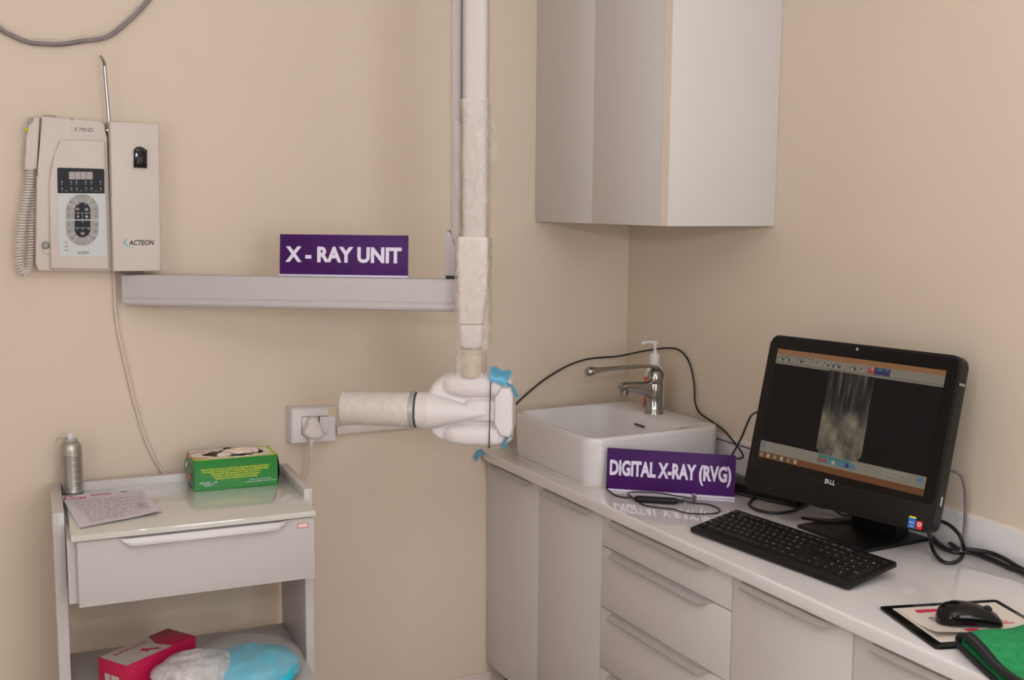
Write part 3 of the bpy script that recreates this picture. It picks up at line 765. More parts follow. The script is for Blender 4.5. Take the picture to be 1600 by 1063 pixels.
# ---- grey cable loop top left
b = MB(); b.tube([uy(-70, -40, -.012), uy(-30, 18, -.014), uy(0, 45, -.016), uy(22, 57, -.016), uy(45, 66, -.016), uy(66, 68.5, -.016), uy(95, 69, -.016), uy(130, 64, -.016), uy(160, 60, -.016), uy(180, 50, -.016), uy(203, 31, -.016), uy(222, 12, -.016), uy(240, -10, -.014), uy(265, -45, -.012)], .0058, n=12, smooth=6)
cab_o = uy(95, 69, -.016)
t = thing('cable', 'grey plastic-wrapped cable drooping at the top left of the back wall', 'cable', cab_o)
b.build('sheath', M_GREYC, t)
pth = [uy(-30, 16, -.014), uy(0, 42, -.016), uy(22, 55, -.016), uy(45, 64, -.016), uy(95, 67, -.016), uy(130, 62, -.016), uy(160, 58.5, -.016), uy(180, 49, -.016), uy(203, 30, -.016), uy(222, 11, -.016), uy(240, -12, -.014)]
P = catmull(pth, 10); b = MB(); loops = []
for i, p in enumerate(P):
    tg = (P[min(i + 1, len(P) - 1)] - P[max(i - 1, 0)]).normalized(); u_ = tg.cross(Vector((0, 1, 0))).normalized(); v_ = tg.cross(u_)
    loops.append([p + (u_ * math.cos(a) + v_ * math.sin(a)) * min(.0125, .0085 + .004 * noise.noise(p * 60 + Vector((a * 1.5, 0, 0)))) for a in [2 * PI * k / 14 for k in range(14)]])
b.loft(loops, 0, False, False); b.build('film_sleeve', M_FILM3, t, angle=80)

# ---- white cable from the control box down to the trolley
b = MB(); pp = [uy(u, v, -.008) for u, v in ((177.5, 423), (179, 450), (180.5, 485), (185, 520), (194, 560), (204, 605), (213, 640), (225, 680), (238, 712), (249, 731), (261, 748), (275, 775))]
b.tube(pp, .0042, n=10, smooth=6)
single(b, 'cable', M_WCAB, 'white cable hanging from the control box down behind the trolley', 'cable', pp[5])

# ---- wall socket, plug, trunking
t = thing('wall_socket', 'white surface-mounted socket and switch box on the back wall', 'socket', (-1.07, 0, .94))
SM = frame((0, -.05, 0), (1, 0, 0), (0, 0, 1)); ps = lambda u, v: pt(u, v, -.05)
bk = MB()
f4 = [ps(*q) for q in ((455.5, 693), (524, 688.8), (524, 636.5), (455.5, 639))]
w4 = [pt(*q, 0.0) for q in ((446.7, 688.5), (514, 684), (514, 632.5), (446.7, 634))]
bk.loft([[(x, y, 0.0) for x, y in f4], [(x, y, .049) for x, y in w4]], M=frame((0, -.05, 0), (1, 0, 0), (0, 0, 1)) @ Matrix.Diagonal((1, 1, -1, 1)))
bk.build('back_box', M_PLAST, t)
fr = MB(); fr.prism([ps(*q) for q in ((457, 691.5), (522.8, 687.5), (522.8, 638), (457, 640.3))], .0, .003, 0, M=SM, bev=.001)
fr.build('cover_plate', M_PLAST, t)
gp = MB(); g4 = [ps(*q) for q in ((470.5, 679.5), (511.8, 677.5), (512, 649.5), (471, 651))]
gp.prism(g4, .003, .0034, 1, M=SM)
gp.prism([ps(*q) for q in ((471.2, 679), (496.5, 677.8), (496.5, 650.8), (471.6, 651.8))], .0031, .0046, 0, M=SM, bev=.0004)
gp.build('socket_module', [M_PLAST, M_INKD], t)
MB().prism([ps(*q) for q in ((498.5, 677.3), (511.2, 676.7), (511.4, 650.3), (498.5, 650.9))], .0034, .007, 0, M=SM, bev=.001).build('switch', M_PLAST, t)
MB().prism([ps(*q) for q in ((512.5, 650.5), (523.9, 650.3), (523.9, 637.2), (513, 638.3))], .003, .0036, 0, M=SM).build('tape_patch', M_OCHRE, t)

t = thing('power_plug', 'white plug in the wall socket with its cord hanging down', 'plug', (-1.085, -.075, .95))
PM = frame((0, -.0560, 0), (1, 0, 0), (0, 0, 1)); pq = lambda u, v: pt(u, v, -.062)
pl = [(472, 678), (471.5, 672), (476, 664), (480, 652.5), (484, 650), (489.5, 649.8), (493.5, 653), (497, 663), (502.5, 672), (502.5, 678), (499, 682), (491, 684.5), (483, 684.5), (475, 682)]
o1 = [pq(*q) for q in pl]; cxm = sum(x for x, _ in o1) / len(o1); czm = sum(y for _, y in o1) / len(o1)
MB().loft([[(cxm + (x - cxm) * k, czm + (y - czm) * k, z) for x, y in o1[::-1]] for z, k in ((0, .9), (.012, .97), (.022, 1), (.030, .96), (.035, .84), (.037, .6))], M=PM).build('plug_body', M_PLAST2, t, angle=60)
MB().tube([uy(487, 683, -.076), uy(486.3, 689, -.074), uy(486, 695, -.072)], [.0085, .0055], n=12).build('strain_relief', M_PLAST2, t)
MB().tube([uy(486, 693, -.072), uy(485.5, 708, -.066), uy(484, 725, -.058), uy(480, 742, -.050), uy(477, 752, -.045), uy(475, 790, -.035), uy(477, 900, -.02), uy(478, 1010, -.02)], .0042, n=10, smooth=6).build('cord', M_WCAB, t)

b = MB(); b.box((-1.0, -.014, .9515), (-.5325, -.0005, .976), 0, bev=.0015)
single(b, 'cable_trunking', M_PLAST2, 'white cable trunking running from the socket along the back wall', 'trunking', (-.77, -.007, .9515))

# ================================================================== TROLLEY
TZ = math.radians(-4.0); TO = Vector((-1.7528, -.45, 0))
TT = Matrix.Translation(TO) @ Matrix.Rotation(TZ, 4, 'Z')
t = thing('trolley', 'white laminate trolley with one drawer standing against the back wall', 'trolley', (TO.x, TO.y, FZ), TZ)
for a0, a1 in ((-.046, -.021), (.5365, .558)):
    MB().box((a0, .115, FZ), (a1, .408, .90), 0, bev=.001, M=TT).build('side_panel', M_LAMT, t)
MB().box((-.0205, .391, .74), (.536, .408, .90), 0, bev=.001, M=TT).build('back_rail', M_LAMT, t)
M_GLASS = mat('milky_glass_top', (208, 206, 198), 0.04, var=.006, spec=.6, coat=.7)
MB().box((-.012, -.012, .8635), (.5365, .390, .8785), 0, bev=.003, M=TT).build('top', M_GLASS, t)
db = MB(); db.box((-.0195, .0225, .712), (.5355, .390, .862), 0, M=TT); db.build('drawer_body', M_LAMT, t)
df = MB(); df.box((0, 0, .708), (.5345, .022, .8595), 0, bev=.0012, M=TT)
dfo = df.build('drawer', M_LAMT, t)
prof = [(0.0, .0005), (-.012, -.001), (-.020, -.010), (-.020, -.016), (-.0185, -.0175), (-.016, -.0165), (-.0165, -.0105), (-.010, -.004), (0.0, -.003)]
lo = []
for a, k in ((.080, .02), (.092, .3), (.104, .8), (.116, 1), (.442, 1), (.454, .8), (.466, .3), (.478, .02)):
    lo.append([(a, p_ * k - .0002, .8598 + q_ * k) for p_, q_ in prof])
mlabel(MB().loft(lo, M=TT).build('handle', mat('polished_aluminium', (236, 234, 238), .3, .6, var=.01), dfo), 'polished aluminium edge pull')
stk = MB(); DM = TT @ frame((0, -.0006, 0), (1, 0, 0), (0, 0, 1)); pd = lambda u, v: tuple(upl(u, v, DM))
so = [pd(*q) for q in ((464.2, 826), (482, 824.5), (481.8, 817.8), (479, 816.8), (467, 818.3), (464.2, 821.5))]
stk.prism(so, -.0004, .0002, 1, M=DM); cx_s = sum(x for x, _ in so) / 6; cy_s = sum(y for _, y in so) / 6
stk.prism([(cx_s + (x - cx_s) * .86, cy_s + (y - cy_s) * .76) for x, y in so], .0001, .0004, 0, M=DM)
stk.text('No.', DM, *pd(466, 824.2), .006, .003, 2, z=.0006)
mlabel(stk.build('sticker', [M_CARDW, M_RED, M_INK], dfo), 'small red-edged sticker')
MB().box((-.0205, -.055, .433), (.536, .391, .451), 0, bev=.001, M=TT).build('shelf', M_LAMT, t)
MB().box((-.0205, -.03, .12), (.536, .391, .138), 0, bev=.001, M=TT).build('shelf', M_LAMT, t)
TOPZ = .8788

# ---- spray can
P = uz(115, 769.5, TOPZ); cxp, cyp = P.x - .002, P.y + .003
t = thing('spray_can', 'silver aerosol can with thin bent nozzle on the left of the trolley', 'spray can', (cxp, cyp, TOPZ))
T = Matrix.Translation((cxp, cyp, TOPZ))
b = MB(); b.lathe([(.0245, 0), (.0262, .001), (.0268, .003), (.0262, .005), (.0262, .110), (.0255, .117), (.0225, .126), (.018, .131), (.0165, .132), (.0165, .1335)], M=T)
for k in range(27):
    z = .098 - .0033 * k
    a0 = PI * 1.22 + random.random() * .06; a1 = a0 + (1.45 if k % 5 else .8) + random.random() * .15
    b.grid(lambda i, j, z=z, a0=a0, a1=a1: (cxp + .0264 * math.cos(a0 + (a1 - a0) * i), cyp + .0264 * math.sin(a0 + (a1 - a0) * i), TOPZ + z + .0013 * j), 8, 1, 1)
b.build('can_body', [M_SILV, mat('can_print', (104, 101, 98), .5, var=.3, vscale=500)], t)
MB().lathe([(.0165, .1335), (.0178, .1345), (.0178, .1375), (.0165, .1385), (.012, .1380), (.010, .1365)], M=T).build('valve_cup', M_ALU, t)
MB().lathe([(.0075, .137), (.0075, .150), (.006, .1535), (.001, .1538)], M=T, n=20).build('nozzle', M_PLAST, t)
q0 = Vector((cxp - .005, cyp, TOPZ + .1465))
MB().tube([q0, uy(100, 685, cyp), uy(91, 684.3, cyp), uy(89, 686.5, cyp), uy(87, 691.5, cyp)], .0010, n=6, smooth=3).build('straw', M_GREYK, t)

# ---- papers


def paper(name, label, c4, lift, z0, printed):
    P4 = [uz(*q, z0) for q in c4]                      # back-left, back-right, front-right, front-left

    def fn(i, j, dz=0.0):
        p = (P4[3].lerp(P4[2], i)).lerp(P4[0].lerp(P4[1], i), j)
        return (p.x, p.y, p.z + lift(i, j) + dz)
    b = MB(); b.grid(fn, 16, 16, 0); b.grid(lambda i, j: fn(i, j, -.0003), 16, 16, 0)
    if printed:
        def strip(i0, i1, j, th, mi):
            n = max(1, int((i1 - i0) * 10)); b.grid(lambda a, c_: fn(i0 + (i1 - i0) * a, j + th * (c_ - .5), .0006), n, 1, mi)
        strip(.34, .60, .93, .022, 2)
        strip(.105, .18, .955, .015, 1); strip(.72, .80, .965, .03, 3)
        for j in (.82, .52): strip(.08, .93, j, .006, 1)
        for i0 in (.08, .925): b.grid(lambda a, c_, i0=i0: fn(i0 + .006 * a, .52 + .30 * c_, .0006), 1, 6, 1)
        for k in range(17):
            j = .78 - .042 * k
            if abs(j - .52) < .02: continue
            i = .11 + (.04 if k > 7 else 0)
            while i < (.88 if k % 3 else .6):
                l_ = random.uniform(.03, .10); strip(i, min(i + l_, .92), j, .014, 1); i += l_ + random.uniform(.012, .03)
        for k in range(5): strip(.80, .92, .44 - .05 * k, .02, 1)
        P_ = [fn(.01 + .02 * math.sin(x * 9), .985 - .02 * math.sin(x * 7), .001) for x in [k / 12 for k in range(13)]]
        strip(.0, .28, .865, .018, 2); strip(.2, .28, .885, .016, 2)
        for k in range(7):
            a = PI * k / 6; i_, j_ = .07 - .045 * math.cos(a), .90 + .07 * math.sin(a)
            b.grid(lambda u, v, i_=i_, j_=j_: fn(i_ + .016 * (u - .5), j_ + .03 * (v - .5), .0007), 1, 1, 2)
        vs, fs = text_geo('MEGHANA', .03); b.add([fn(.345 + .25 * x, .915 + .03 * y, .0009) for x, y in vs], fs, 2)
    t = b.build(name, [M_PAPER, M_INK, M_RED, M_INKD], M=Matrix.Translation(P4[3]), angle=80)
    return tag(t, label, 'paper')


paper('paper_sheet', 'plain sheet lying under the printed form, its right corner showing', ((130, 772), (224, 767.5), (253, 801), (160, 812)), lambda i, j: .0004, TOPZ + .0005, False)
paper('paper_form', 'printed form with red ribbon heading beside the spray can', ((95.5, 776), (222, 766), (249.5, 803.5), (124, 826.5)), lambda i, j: .0014 + .010 * max(0, i - .55) ** 1.5 * (1 - j) * 2 + .002 * (1 - j) * math.sin(PI * i), TOPZ + .0012, True)

# ---- green glove box
gx = (Vector((-1.2303, -.2153, 0)) - Vector((-1.4415, -.1985, 0))); GL = gx.length; gd = gx.normalized(); gn = Vector((-gd.y, gd.x, 0))
P0 = uz(304, 768.9, TOPZ); GM = frame(P0, gd, gn)                                # x along, y to the wall, z up
t = thing('glove_box', 'green box of latex gloves open at the top on the trolley', 'box', P0)
GH, GD = .0795, .118
b = MB()
bul = lambda y, z: .014 * math.sin(PI * min(1, max(0, z / GH))) * math.sin(PI * (y / GD) * .5 + .5) * .9
# long front side, back side, bottom, bulged ends
b.quad([(0, 0, 0), (GL, 0, 0), (GL, 0, GH), (0, 0, GH)], 0, GM)
b.quad([(GL, GD, 0), (0, GD, 0), (0, GD, GH), (GL, GD, GH)], 0, GM)
b.quad([(0, 0, 0), (0, GD, 0), (GL, GD, 0), (GL, 0, 0)], 0, GM)
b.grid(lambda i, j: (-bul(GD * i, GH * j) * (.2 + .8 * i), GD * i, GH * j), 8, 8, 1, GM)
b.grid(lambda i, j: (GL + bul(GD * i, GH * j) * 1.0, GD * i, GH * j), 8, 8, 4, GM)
# top: panels around a torn oval opening
N_ = 36; op = [(GL * .52 + .078 * math.cos(2 * PI * k / N_) * (1 + .08 * math.sin(5 * k)), GD * .50 + .040 * math.sin(2 * PI * k / N_) * (1 + .15 * math.sin(3 * k)), GH + .001) for k in range(N_)]


def edge_pt(k):
    a = 2 * PI * k / N_; c_, s_ = math.cos(a), math.sin(a); m = max(abs(c_) / (GL * .5), abs(s_) / (GD * .5))
    return (GL * .5 + c_ / m, GD * .5 + s_ / m, GH)


mid = []
for k in range(N_):
    e_ = Vector(edge_pt(k)); i_ = Vector(op[k]); mid.append(tuple(e_.lerp(i_, .35)))
ed = [edge_pt(k) for k in range(N_)]
for k in range(N_):
    j = (k + 1) % N_; front = math.sin(2 * PI * (k + .5) / N_) < -.25; right = math.cos(2 * PI * (k + .5) / N_) > .8
    b.quad([ed[k], ed[j], mid[j], mid[k]], 2 if front or right else 3, GM); b.quad([mid[k], mid[j], op[j], op[k]], 3, GM)
for cx0, cy0, z0, r0, r1 in ((0, 0, 0, 0, 0), ):
    pass
for (px, py) in ((0, 0), (GL, 0), (0, GD), (GL, GD)):
    pass
FM = GM @ frame((0, 0, 0), (1, 0, 0), (0, 0, 1))
rows = [('MADE FROM NATURAL LATEX FOR GREATER FINGER DEXTERITY', .085, .905, .655), ('NO FINGER FATIGUE SOFTY POWER FEEL AND COMFORTABLE', .10, .89, .575),
        ('ENSURE BETTER SENSITIVITY AND TACTILITY', .20, .80, .495), ('BEADED CUFF FOR GREATER PROTECTION', .225, .775, .415), ('DUSTED WITH CORN STARCH POWDER', .25, .75, .335)]
for s, a, c_, z in rows: b.text(s, FM, a * GL, z * GH, (c_ - a) * GL, .055 * GH, 5, bold=.02, z=.0004)
for s, a, c_, z in (('REF: 0401 - 100', .06, .27, .235), ('100 Gloves', .10, .235, .175), ('By wt', .13, .20, .115), ('Store in a cool, dry place', .66, .92, .215), ('Avoid strong light, excessive heat', .60, .98, .145)):
    b.text(s, FM, a * GL, z * GH, (c_ - a) * GL, .05 * GH, 6, bold=.01, z=.0004)
EM = GM @ frame((-.0, GD, 0), (0, -1, 0), (0, 0, 1))
b.grid(lambda i, j: (-bul(GD * (.25 + .1 * i), GH * (.66 + .16 * j)) - .0125 * .2 - .001, GD * (.45 + .15 * i), GH * (.66 + .16 * j)), 2, 2, 6, GM)
vs, fs = text_geo('MP', .04); b.add([(-bul(GD * (.5 - .4 * x), GH * (.32 + .2 * y)) * 1.0 - .001, GD * (.42 - .36 * x), GH * (.30 + .22 * y)) for x, y in vs], fs, 7, GM)
# printed ring and title on the top
for k in range(30):
    a0, a1 = PI * .35 + k * PI * 1.25 / 30, PI * .35 + (k + 1) * PI * 1.25 / 30
    b.quad([(GL * .13 + r_ * 1.1 * math.cos(a), GD * .52 + r_ * 1.35 * math.sin(a), GH + .0012) for a, r_ in ((a0, .026), (a1, .026), (a1, .031), (a0, .031))], 7, GM)
b.text('GLOVES', GM, GL * .13, GD * .60, GL * .26, GD * .10, 8, bold=.01, z=GH + .0014)
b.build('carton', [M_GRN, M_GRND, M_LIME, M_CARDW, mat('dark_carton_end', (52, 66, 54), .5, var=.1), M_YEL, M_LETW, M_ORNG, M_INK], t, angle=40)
MB().grid(lambda i, j: (GL * .52 + .084 * (2 * i - 1), GD * .5 + .044 * (2 * j - 1), GH - .0045 + .002 * math.sin(9 * i + 5 * j)), 8, 6, 0, GM).build('opening', M_SHAD, t)
g = MB()
for k, (px, py, rx, ry, rz, an) in enumerate(((.40, .40, .022, .012, .007, .3), (.50, .52, .026, .010, .010, -.2), (.58, .46, .030, .011, .009, .25), (.66, .60, .028, .010, .011, .1), (.73, .50, .020, .013, .010, -.4), (.62, .34, .030, .008, .006, .05), (.46, .62, .024, .009, .008, .5))):
    R = Matrix.Translation((GL * px, GD * py, GH + .000 + .003 * (k % 3))) @ Matrix.Rotation(an, 4, 'Z')
    loops = []
    for j in range(1, 10):
        a = -PI / 2 + PI * j / 10; L = []
        for i in range(16):
            th_ = 2 * PI * i / 16; v = Vector((rx * math.sin(a), ry * math.cos(a) * math.cos(th_), rz * math.cos(a) * math.sin(th_)))
            v *= 1 + .35 * noise.noise(v * 140 + Vector((k * 3.1, 0, 0))); L.append(v)
        loops.append(L)
    g.loft(loops, M=GM @ R)
mlabel(g.build('gloves', M_GLOVE, t, angle=70), 'cream gloves poking out of the opening')
fp = MB(); fp.grid(lambda i, j: (GL * (.43 + .36 * i) - .01 * j, GD * .80 - .035 * j * (1 - .5 * i), GH + .002 + .016 * j * (1 - i) * .9 + .002 * math.sin(7 * i)), 10, 4, 0, GM)
fp.build('torn_flap', M_SHAD, t, angle=80)

# ---- magenta box on the shelf
SZ2 = .4515
pA, pB, pC = uz(153, 1028, SZ2 + .085), uz(197.5, 1042, SZ2 + .085), uz(240, 993.5, SZ2 + .085)
ax = (pC - pA); ax.z = 0; PL_ = .215; ay = (pB - pA); ay.z = 0; PW = ay.length; ax.normalize()
PMx = frame((pA.x, pA.y, SZ2), ay, ax)              # x across the end, y along the box, z down -> fix below
if (PMx.to_3x3() @ Vector((0, 0, 1))).z < 0: PMx = frame((pA.x + ay.x, pA.y + ay.y, SZ2), -ay, ax)
PH = .085
t = thing('carton', 'magenta and white carton lying on the trolley shelf left of the plastic bag', 'box', (pA.x, pA.y, SZ2))
b = MB(); b.box((0, 0, 0), (PW, PL_, PH), 0, bev=.001, M=PMx)
zt = PH + .0006
b.quad([(.002, .002, zt), (PW - .002, .002, zt), (PW - .002, PL_ * .66, zt), (PW * .5, PL_ * .60, zt), (.002, PL_ * .70, zt)], 1, PMx)
rv = PMx
flip = (PMx.to_3x3() @ Vector((1, 0, 0))).dot(ay) < 0
TM = PMx @ Matrix.Translation((PW, PL_ * .62, zt)) @ Matrix.Rotation(-PI / 2 + PI, 4, 'Z') if False else PMx
tx = frame(PMx @ Vector((PW * .30, PL_ * .58, zt)), PMx.to_3x3() @ Vector((0, -1, 0)), PMx.to_3x3() @ Vector((1, 0, 0)))
b.text('microcare', tx, 0, -PW * .12, PL_ * .46, PW * .17, 0, bold=.008, z=.0006)
sw_ = [(.10, .56), (.25, .53), (.38, .46), (.52, .42), (.46, .36), (.34, .40), (.26, .36), (.28, .45), (.16, .50)]
b.quad([(PW * (1 - x), PL_ * y, zt + .0004) for x, y in sw_], 0, PMx)
b.quad([(PW * .06, PL_ * .12, zt + .0003), (PW * .09, PL_ * .12, zt + .0003), (PW * .09, PL_ * .40, zt + .0003), (PW * .06, PL_ * .40, zt + .0003)], 2, PMx)
EMx = frame(PMx @ Vector((PW, -.0006, 0)), PMx.to_3x3() @ Vector((-1, 0, 0)), (0, 0, 1))
EMx = frame(PMx @ Vector((0, -.0006, 0)), PMx.to_3x3() @ Vector((1, 0, 0)), (0, 0, 1))
for x0, x1 in ((.24, .42), (.46, .74)): b.quad([(PW * x0, PH * .12, .0004), (PW * x1, PH * .12, .0004), (PW * x1, PH * .62, .0004), (PW * x0, PH * .62, .0004)], 1, EMx)
b.quad([(PW * .29, PH * .2, .0008), (PW * .36, PH * .2, .0008), (PW * .36, PH * .52, .0008), (PW * .29, PH * .52, .0008)], 2, EMx)
b.build('carton_body', [M_MAG, M_CARDG, M_INK], t)
MB().box((-.014, PL_ - .004, .012), (PW * .25, PL_ + .018, .060), 0, bev=.006, M=PMx).build('end_flap', M_SHAD, t)

# ---- plastic bag with blue sheet


def blob(c, r, amp, sc, seed, n=48, m=30, zmin=None):
    loops = []
    for j in range(1, m):
        a = -PI / 2 + PI * j / m; L = []
        for i in range(n):
            th_ = 2 * PI * i / n; d = Vector((math.cos(a) * math.cos(th_), math.cos(a) * math.sin(th_), math.sin(a)))
            k = 1 + amp * noise.noise(d * sc + Vector((seed, 0, 0))) + amp * .5 * noise.noise(d * sc * 2.3 + Vector((0, seed, 0)))
            v = Vector((c[0] + r[0] * d.x * k, c[1] + r[1] * d.y * k, c[2] + r[2] * d.z * k))
            if zmin is not None: v.z = max(v.z, zmin)
            L.append(v)
        loops.append(L)
    return loops


P = uz(380, 1050, SZ2 + .05)
t = thing('plastic_bag', 'clear plastic bag holding crumpled cyan sheeting on the trolley shelf', 'bag', (P.x, P.y, SZ2))
bc = Vector((-1.384, -.415, SZ2 + .040))
b = MB(); b.loft(blob(bc + Vector((.016, -.02, -.004)), (.118, .108, .046), .13, 2.4, 4.2, zmin=SZ2 + .003)); b.build('cyan_sheet', M_CYAN, t, angle=80)
b = MB(); b.loft(blob(bc + Vector((.012, 0, .0)), (.138, .130, .057), .08, 1.8, 8.8, zmin=SZ2 + .0015)); b.build('film', M_FILM4, t, angle=80)
b = MB(); b.loft(blob(Vector((-1.500, -.435, SZ2 + .044)), (.105, .085, .054), .09, 2.2, 1.7, zmin=SZ2 + .0015)); b.build('bag_neck', M_FILM2, t, angle=80)

# ================================================================== ALL-IN-ONE COMPUTER
yawm, tilt = -1.3526, .2474
mr = Vector((math.cos(yawm), math.sin(yawm), 0)); mn = Vector((math.sin(yawm), -math.cos(yawm), 0))
mu = Vector((0, 0, 1)) * math.cos(tilt) - mn * math.sin(tilt)
MO = Vector((-.286, -.946, .933)); MM = frame(MO, mr, mu); MWd, MHt = .489, .382
t = thing('computer', 'black all-in-one computer on the worktop showing a dental radiograph', 'computer', (-.13, -1.18, H))
b = MB(); b.prism(rrect(0, 0, MWd, MHt, .020, 6), -.034, 0.0, 0, M=MM, bev=.004, seg=3)
b.prism(rrect(.05, .04, MWd - .05, MHt - .05, .02, 5), -.056, -.034, 0, M=MM, bev=.008)
bz = b.build('bezel', M_BLK, t)
gl = MB(); gl.prism(rrect(.006, .060, MWd - .006, MHt - .006, .014, 6), .0002, .0012, 0, M=MM); gl.build('front_glass', M_BLKG, bz)
um = lambda u, v: tuple(upl(u, v, MM)); zz = .0016
sc = MB(); ZS = [0.0016]


def sq(pts, mi, dz=.0001):
    ZS[0] += .00001; sc.quad([(*um(*q), ZS[0]) for q in pts], mi, MM)


s_tl, s_tr, s_br, s_bl = [Vector(um(*q)) for q in ((1216.5, 545), (1479.5, 579.5), (1443, 776), (1185.5, 713.5))]


def sp_(i, j):                                      # i across, j down, on the lit panel
    p = s_tl.lerp(s_tr, i).lerp(s_bl.lerp(s_br, i), j); return p


def sr(i0, j0, i1, j1, mi):
    ZS[0] += .000004; sc.quad([(*sp_(i0, j1), ZS[0]), (*sp_(i1, j1), ZS[0]), (*sp_(i1, j0), ZS[0]), (*sp_(i0, j0), ZS[0])], mi, MM)


sr(0, 0, 1, 1, 0)
sr(0, 0, 1, .045, 2); sr(0, .045, 1, .135, 1); sr(0, .118, 1, .121, 4)
sr(0, .848, 1, .945, 1); sr(0, .945, 1, 1, 3)
random.seed(11)
i = .02
for grp in ((.015, .10, 4), (.14, .20, 3), (.235, .245, 1), (.265, .28, 1), (.31, .43, 7), (.475, .51, 2), (.535, .55, 1)):
    for k in range(grp[2]):
        a = grp[0] + (grp[1] - grp[0]) * k / max(1, grp[2]); w_ = min(.013, (grp[1] - grp[0]) / max(1, grp[2]) * .7 + .003)
        h_ = random.uniform(.02, .034); sr(a, .098 - h_, a + w_ * .5, .098, 4); sr(a + w_ * .3, .10 - h_ * .6, a + w_, .10, 4 if k % 2 else 9)
for k in range(8): sr(.03 + .028 * k, .052, .045 + .028 * k, .058, 4)
sr(.575, .055, .615, .108, 7); sr(.595, .055, .605, .08, 9); sr(.615, .052, .705, .112, 8); sr(.63, .06, .66, .075, 5); sr(.67, .06, .695, .073, 5)
sr(.83, .123, .86, .126, 4)
for k in range(6): sr(.01 + .045 * k, .955, .027 + .045 * k, .99, 9 if k % 2 else 1)
sr(.95, .86, .985, .90, 6); sr(.01, .865, .035, .905, 6)
for k in range(2): sr(.76, .868 + .025 * k, .9 - .05 * k, .872 + .025 * k, 9)
# the radiograph
pr = [um(*q) for q in ((1296.5, 578.5), (1368, 590), (1346, 715), (1337.5, 722.5), (1281.5, 709.5), (1276, 699))]
base = len(sc.f); ZS[0] += .00001
sc.quad([(*p, ZS[0]) for p in pr[::-1]], 10, MM)
tw = [um(*q) for q in ((1279, 709.5), (1329, 721.5), (1329.5, 725), (1336, 727), (1335, 735), (1277, 721.5))]
ZS[0] += .00002; sc.quad([(*p, ZS[0]) for p in tw[::-1]], 5, MM)
for k in range(8):
    u0 = 1278.5 + 7.1 * k; v0 = 714.5 + 1.72 * k; ZS[0] += .000004
    sc.quad([(*um(*q), ZS[0]) for q in ((u0, v0 + 6), (u0 + 5.2, v0 + 7.2), (u0 + 5.6, v0 + 1.2), (u0 + .4, v0))], (7, 7, 6, 9, 6, 6, 8, 6)[k], MM)
so_ = sc.build('screen', [E_BLK, E_BAR, E_TOP, E_TASK, E_ICO, E_TEAL, E_IBL, E_IRED, E_PURP, E_LITE, E_XRAY], t, smooth=False)
me = so_.data; uvl = me.uv_layers.new(name='UVMap')
p_tl, p_tr, p_bl = Vector(pr[0]), Vector(pr[1]), Vector(pr[5])
iv = MW[t.name]
for pol in me.polygons:
    for li in pol.loop_indices:
        co = iv @ me.vertices[me.loops[li].vertex_index].co; q = MM.inverted() @ co
        uvl.data[li].uv = ((q.x - p_bl.x) / (p_tr.x - p_bl.x + .002), (q.y - Vector(pr[3]).y) / (p_tl.y - Vector(pr[3]).y))
lg = MB(); a_ = Vector(um(1289, 755.5)); b_ = Vector(um(1307, 747))
cw = (b_.x - a_.x) / 4.3
for k, ch in enumerate('DELL'):
    if ch == 'E':
        EMt = MM @ Matrix.Translation((a_.x + cw * 1.55, a_.y + .0052, 0)) @ Matrix.Rotation(.42, 4, 'Z')
        lg.text('E', EMt, -cw * .36, -.0044, cw * .72, .0095, 0, bold=.0, z=.0016)
    else: lg.text(ch, MM, a_.x + cw * (0, 0, 2.25, 3.35)[k], a_.y, cw * (1.0, 0, .8, .8)[k], .0105, 0, bold=.03, z=.0016)
lg.build('logo', M_LETW, bz)
wc = Vector(um(1340, 546)); MB().lathe([(.0035, .0012), (.0035, .002), (.002, .0022)], M=MM @ Matrix.Translation((wc.x, wc.y, 0)), n=16).build('webcam', M_GREYK, bz)
MB().box((.004, .058, -.0005), (MWd - .004, .0592, .0006), 0, M=MM).build('speaker_seam', M_RUB, bz)
sk = MB(); P4 = [um(*q) for q in ((1418, 824), (1429.5, 827), (1432, 808.5), (1421, 806))]
sk.quad([(*p, .0006) for p in P4], 0, MM); P4b = [um(*q) for q in ((1420.7, 808.6), (1431.8, 811.2), (1432, 808.5), (1421, 806))]; sk.quad([(*p, .0008) for p in P4b], 1, MM)
a_ = Vector(um(1421, 817.5)); sk.text('intel', MM, a_.x, a_.y, .010, .0055, 2, z=.0009)
a_ = Vector(um(1420, 823.5)); sk.text('CORE i3', MM, a_.x, a_.y + .001, .012, .0035, 2, z=.0009)
sk.build('sticker', [M_STB, M_YEL, M_LETW], bz)
sk = MB(); P4 = [um(*q) for q in ((1431, 827), (1440, 829), (1442, 816), (1432.5, 814))]; sk.quad([(*p, .0006) for p in P4], 0, MM)
cc = sum((Vector(p) for p in P4), Vector((0, 0))) / 4
for k in range(16):
    a0, a1 = 2 * PI * k / 16, 2 * PI * (k + 1) / 16
    sk.quad([(cc.x + r_ * math.cos(a), cc.y + .002 + r_ * math.sin(a), .0009) for a, r_ in ((a0, .0024), (a1, .0024), (a1, .0046), (a0, .0046))], 1, MM)
sk.build('sticker', [M_STR, M_LETW], bz)
pe = MM @ Vector((MWd, .07, -.017)); sb = MB(); sb.box((MWd - .0004, .062, -.022), (MWd + .0006, .082, -.018), 0, M=MM); sb.build('side_light', M_LETW, bz)
sb = MB(); sb.box((MWd - .0004, .32, -.030), (MWd + .0006, .325, -.006), 0, M=MM); sb.build('side_slot', M_GREYK, bz)
MB().box((-.228, -1.292, H), (-.030, -1.075, H + .009), 0, bev=.003).build('stand_base', M_BLK, t)
nk = MB(); c0 = MO + mr * (MWd / 2)
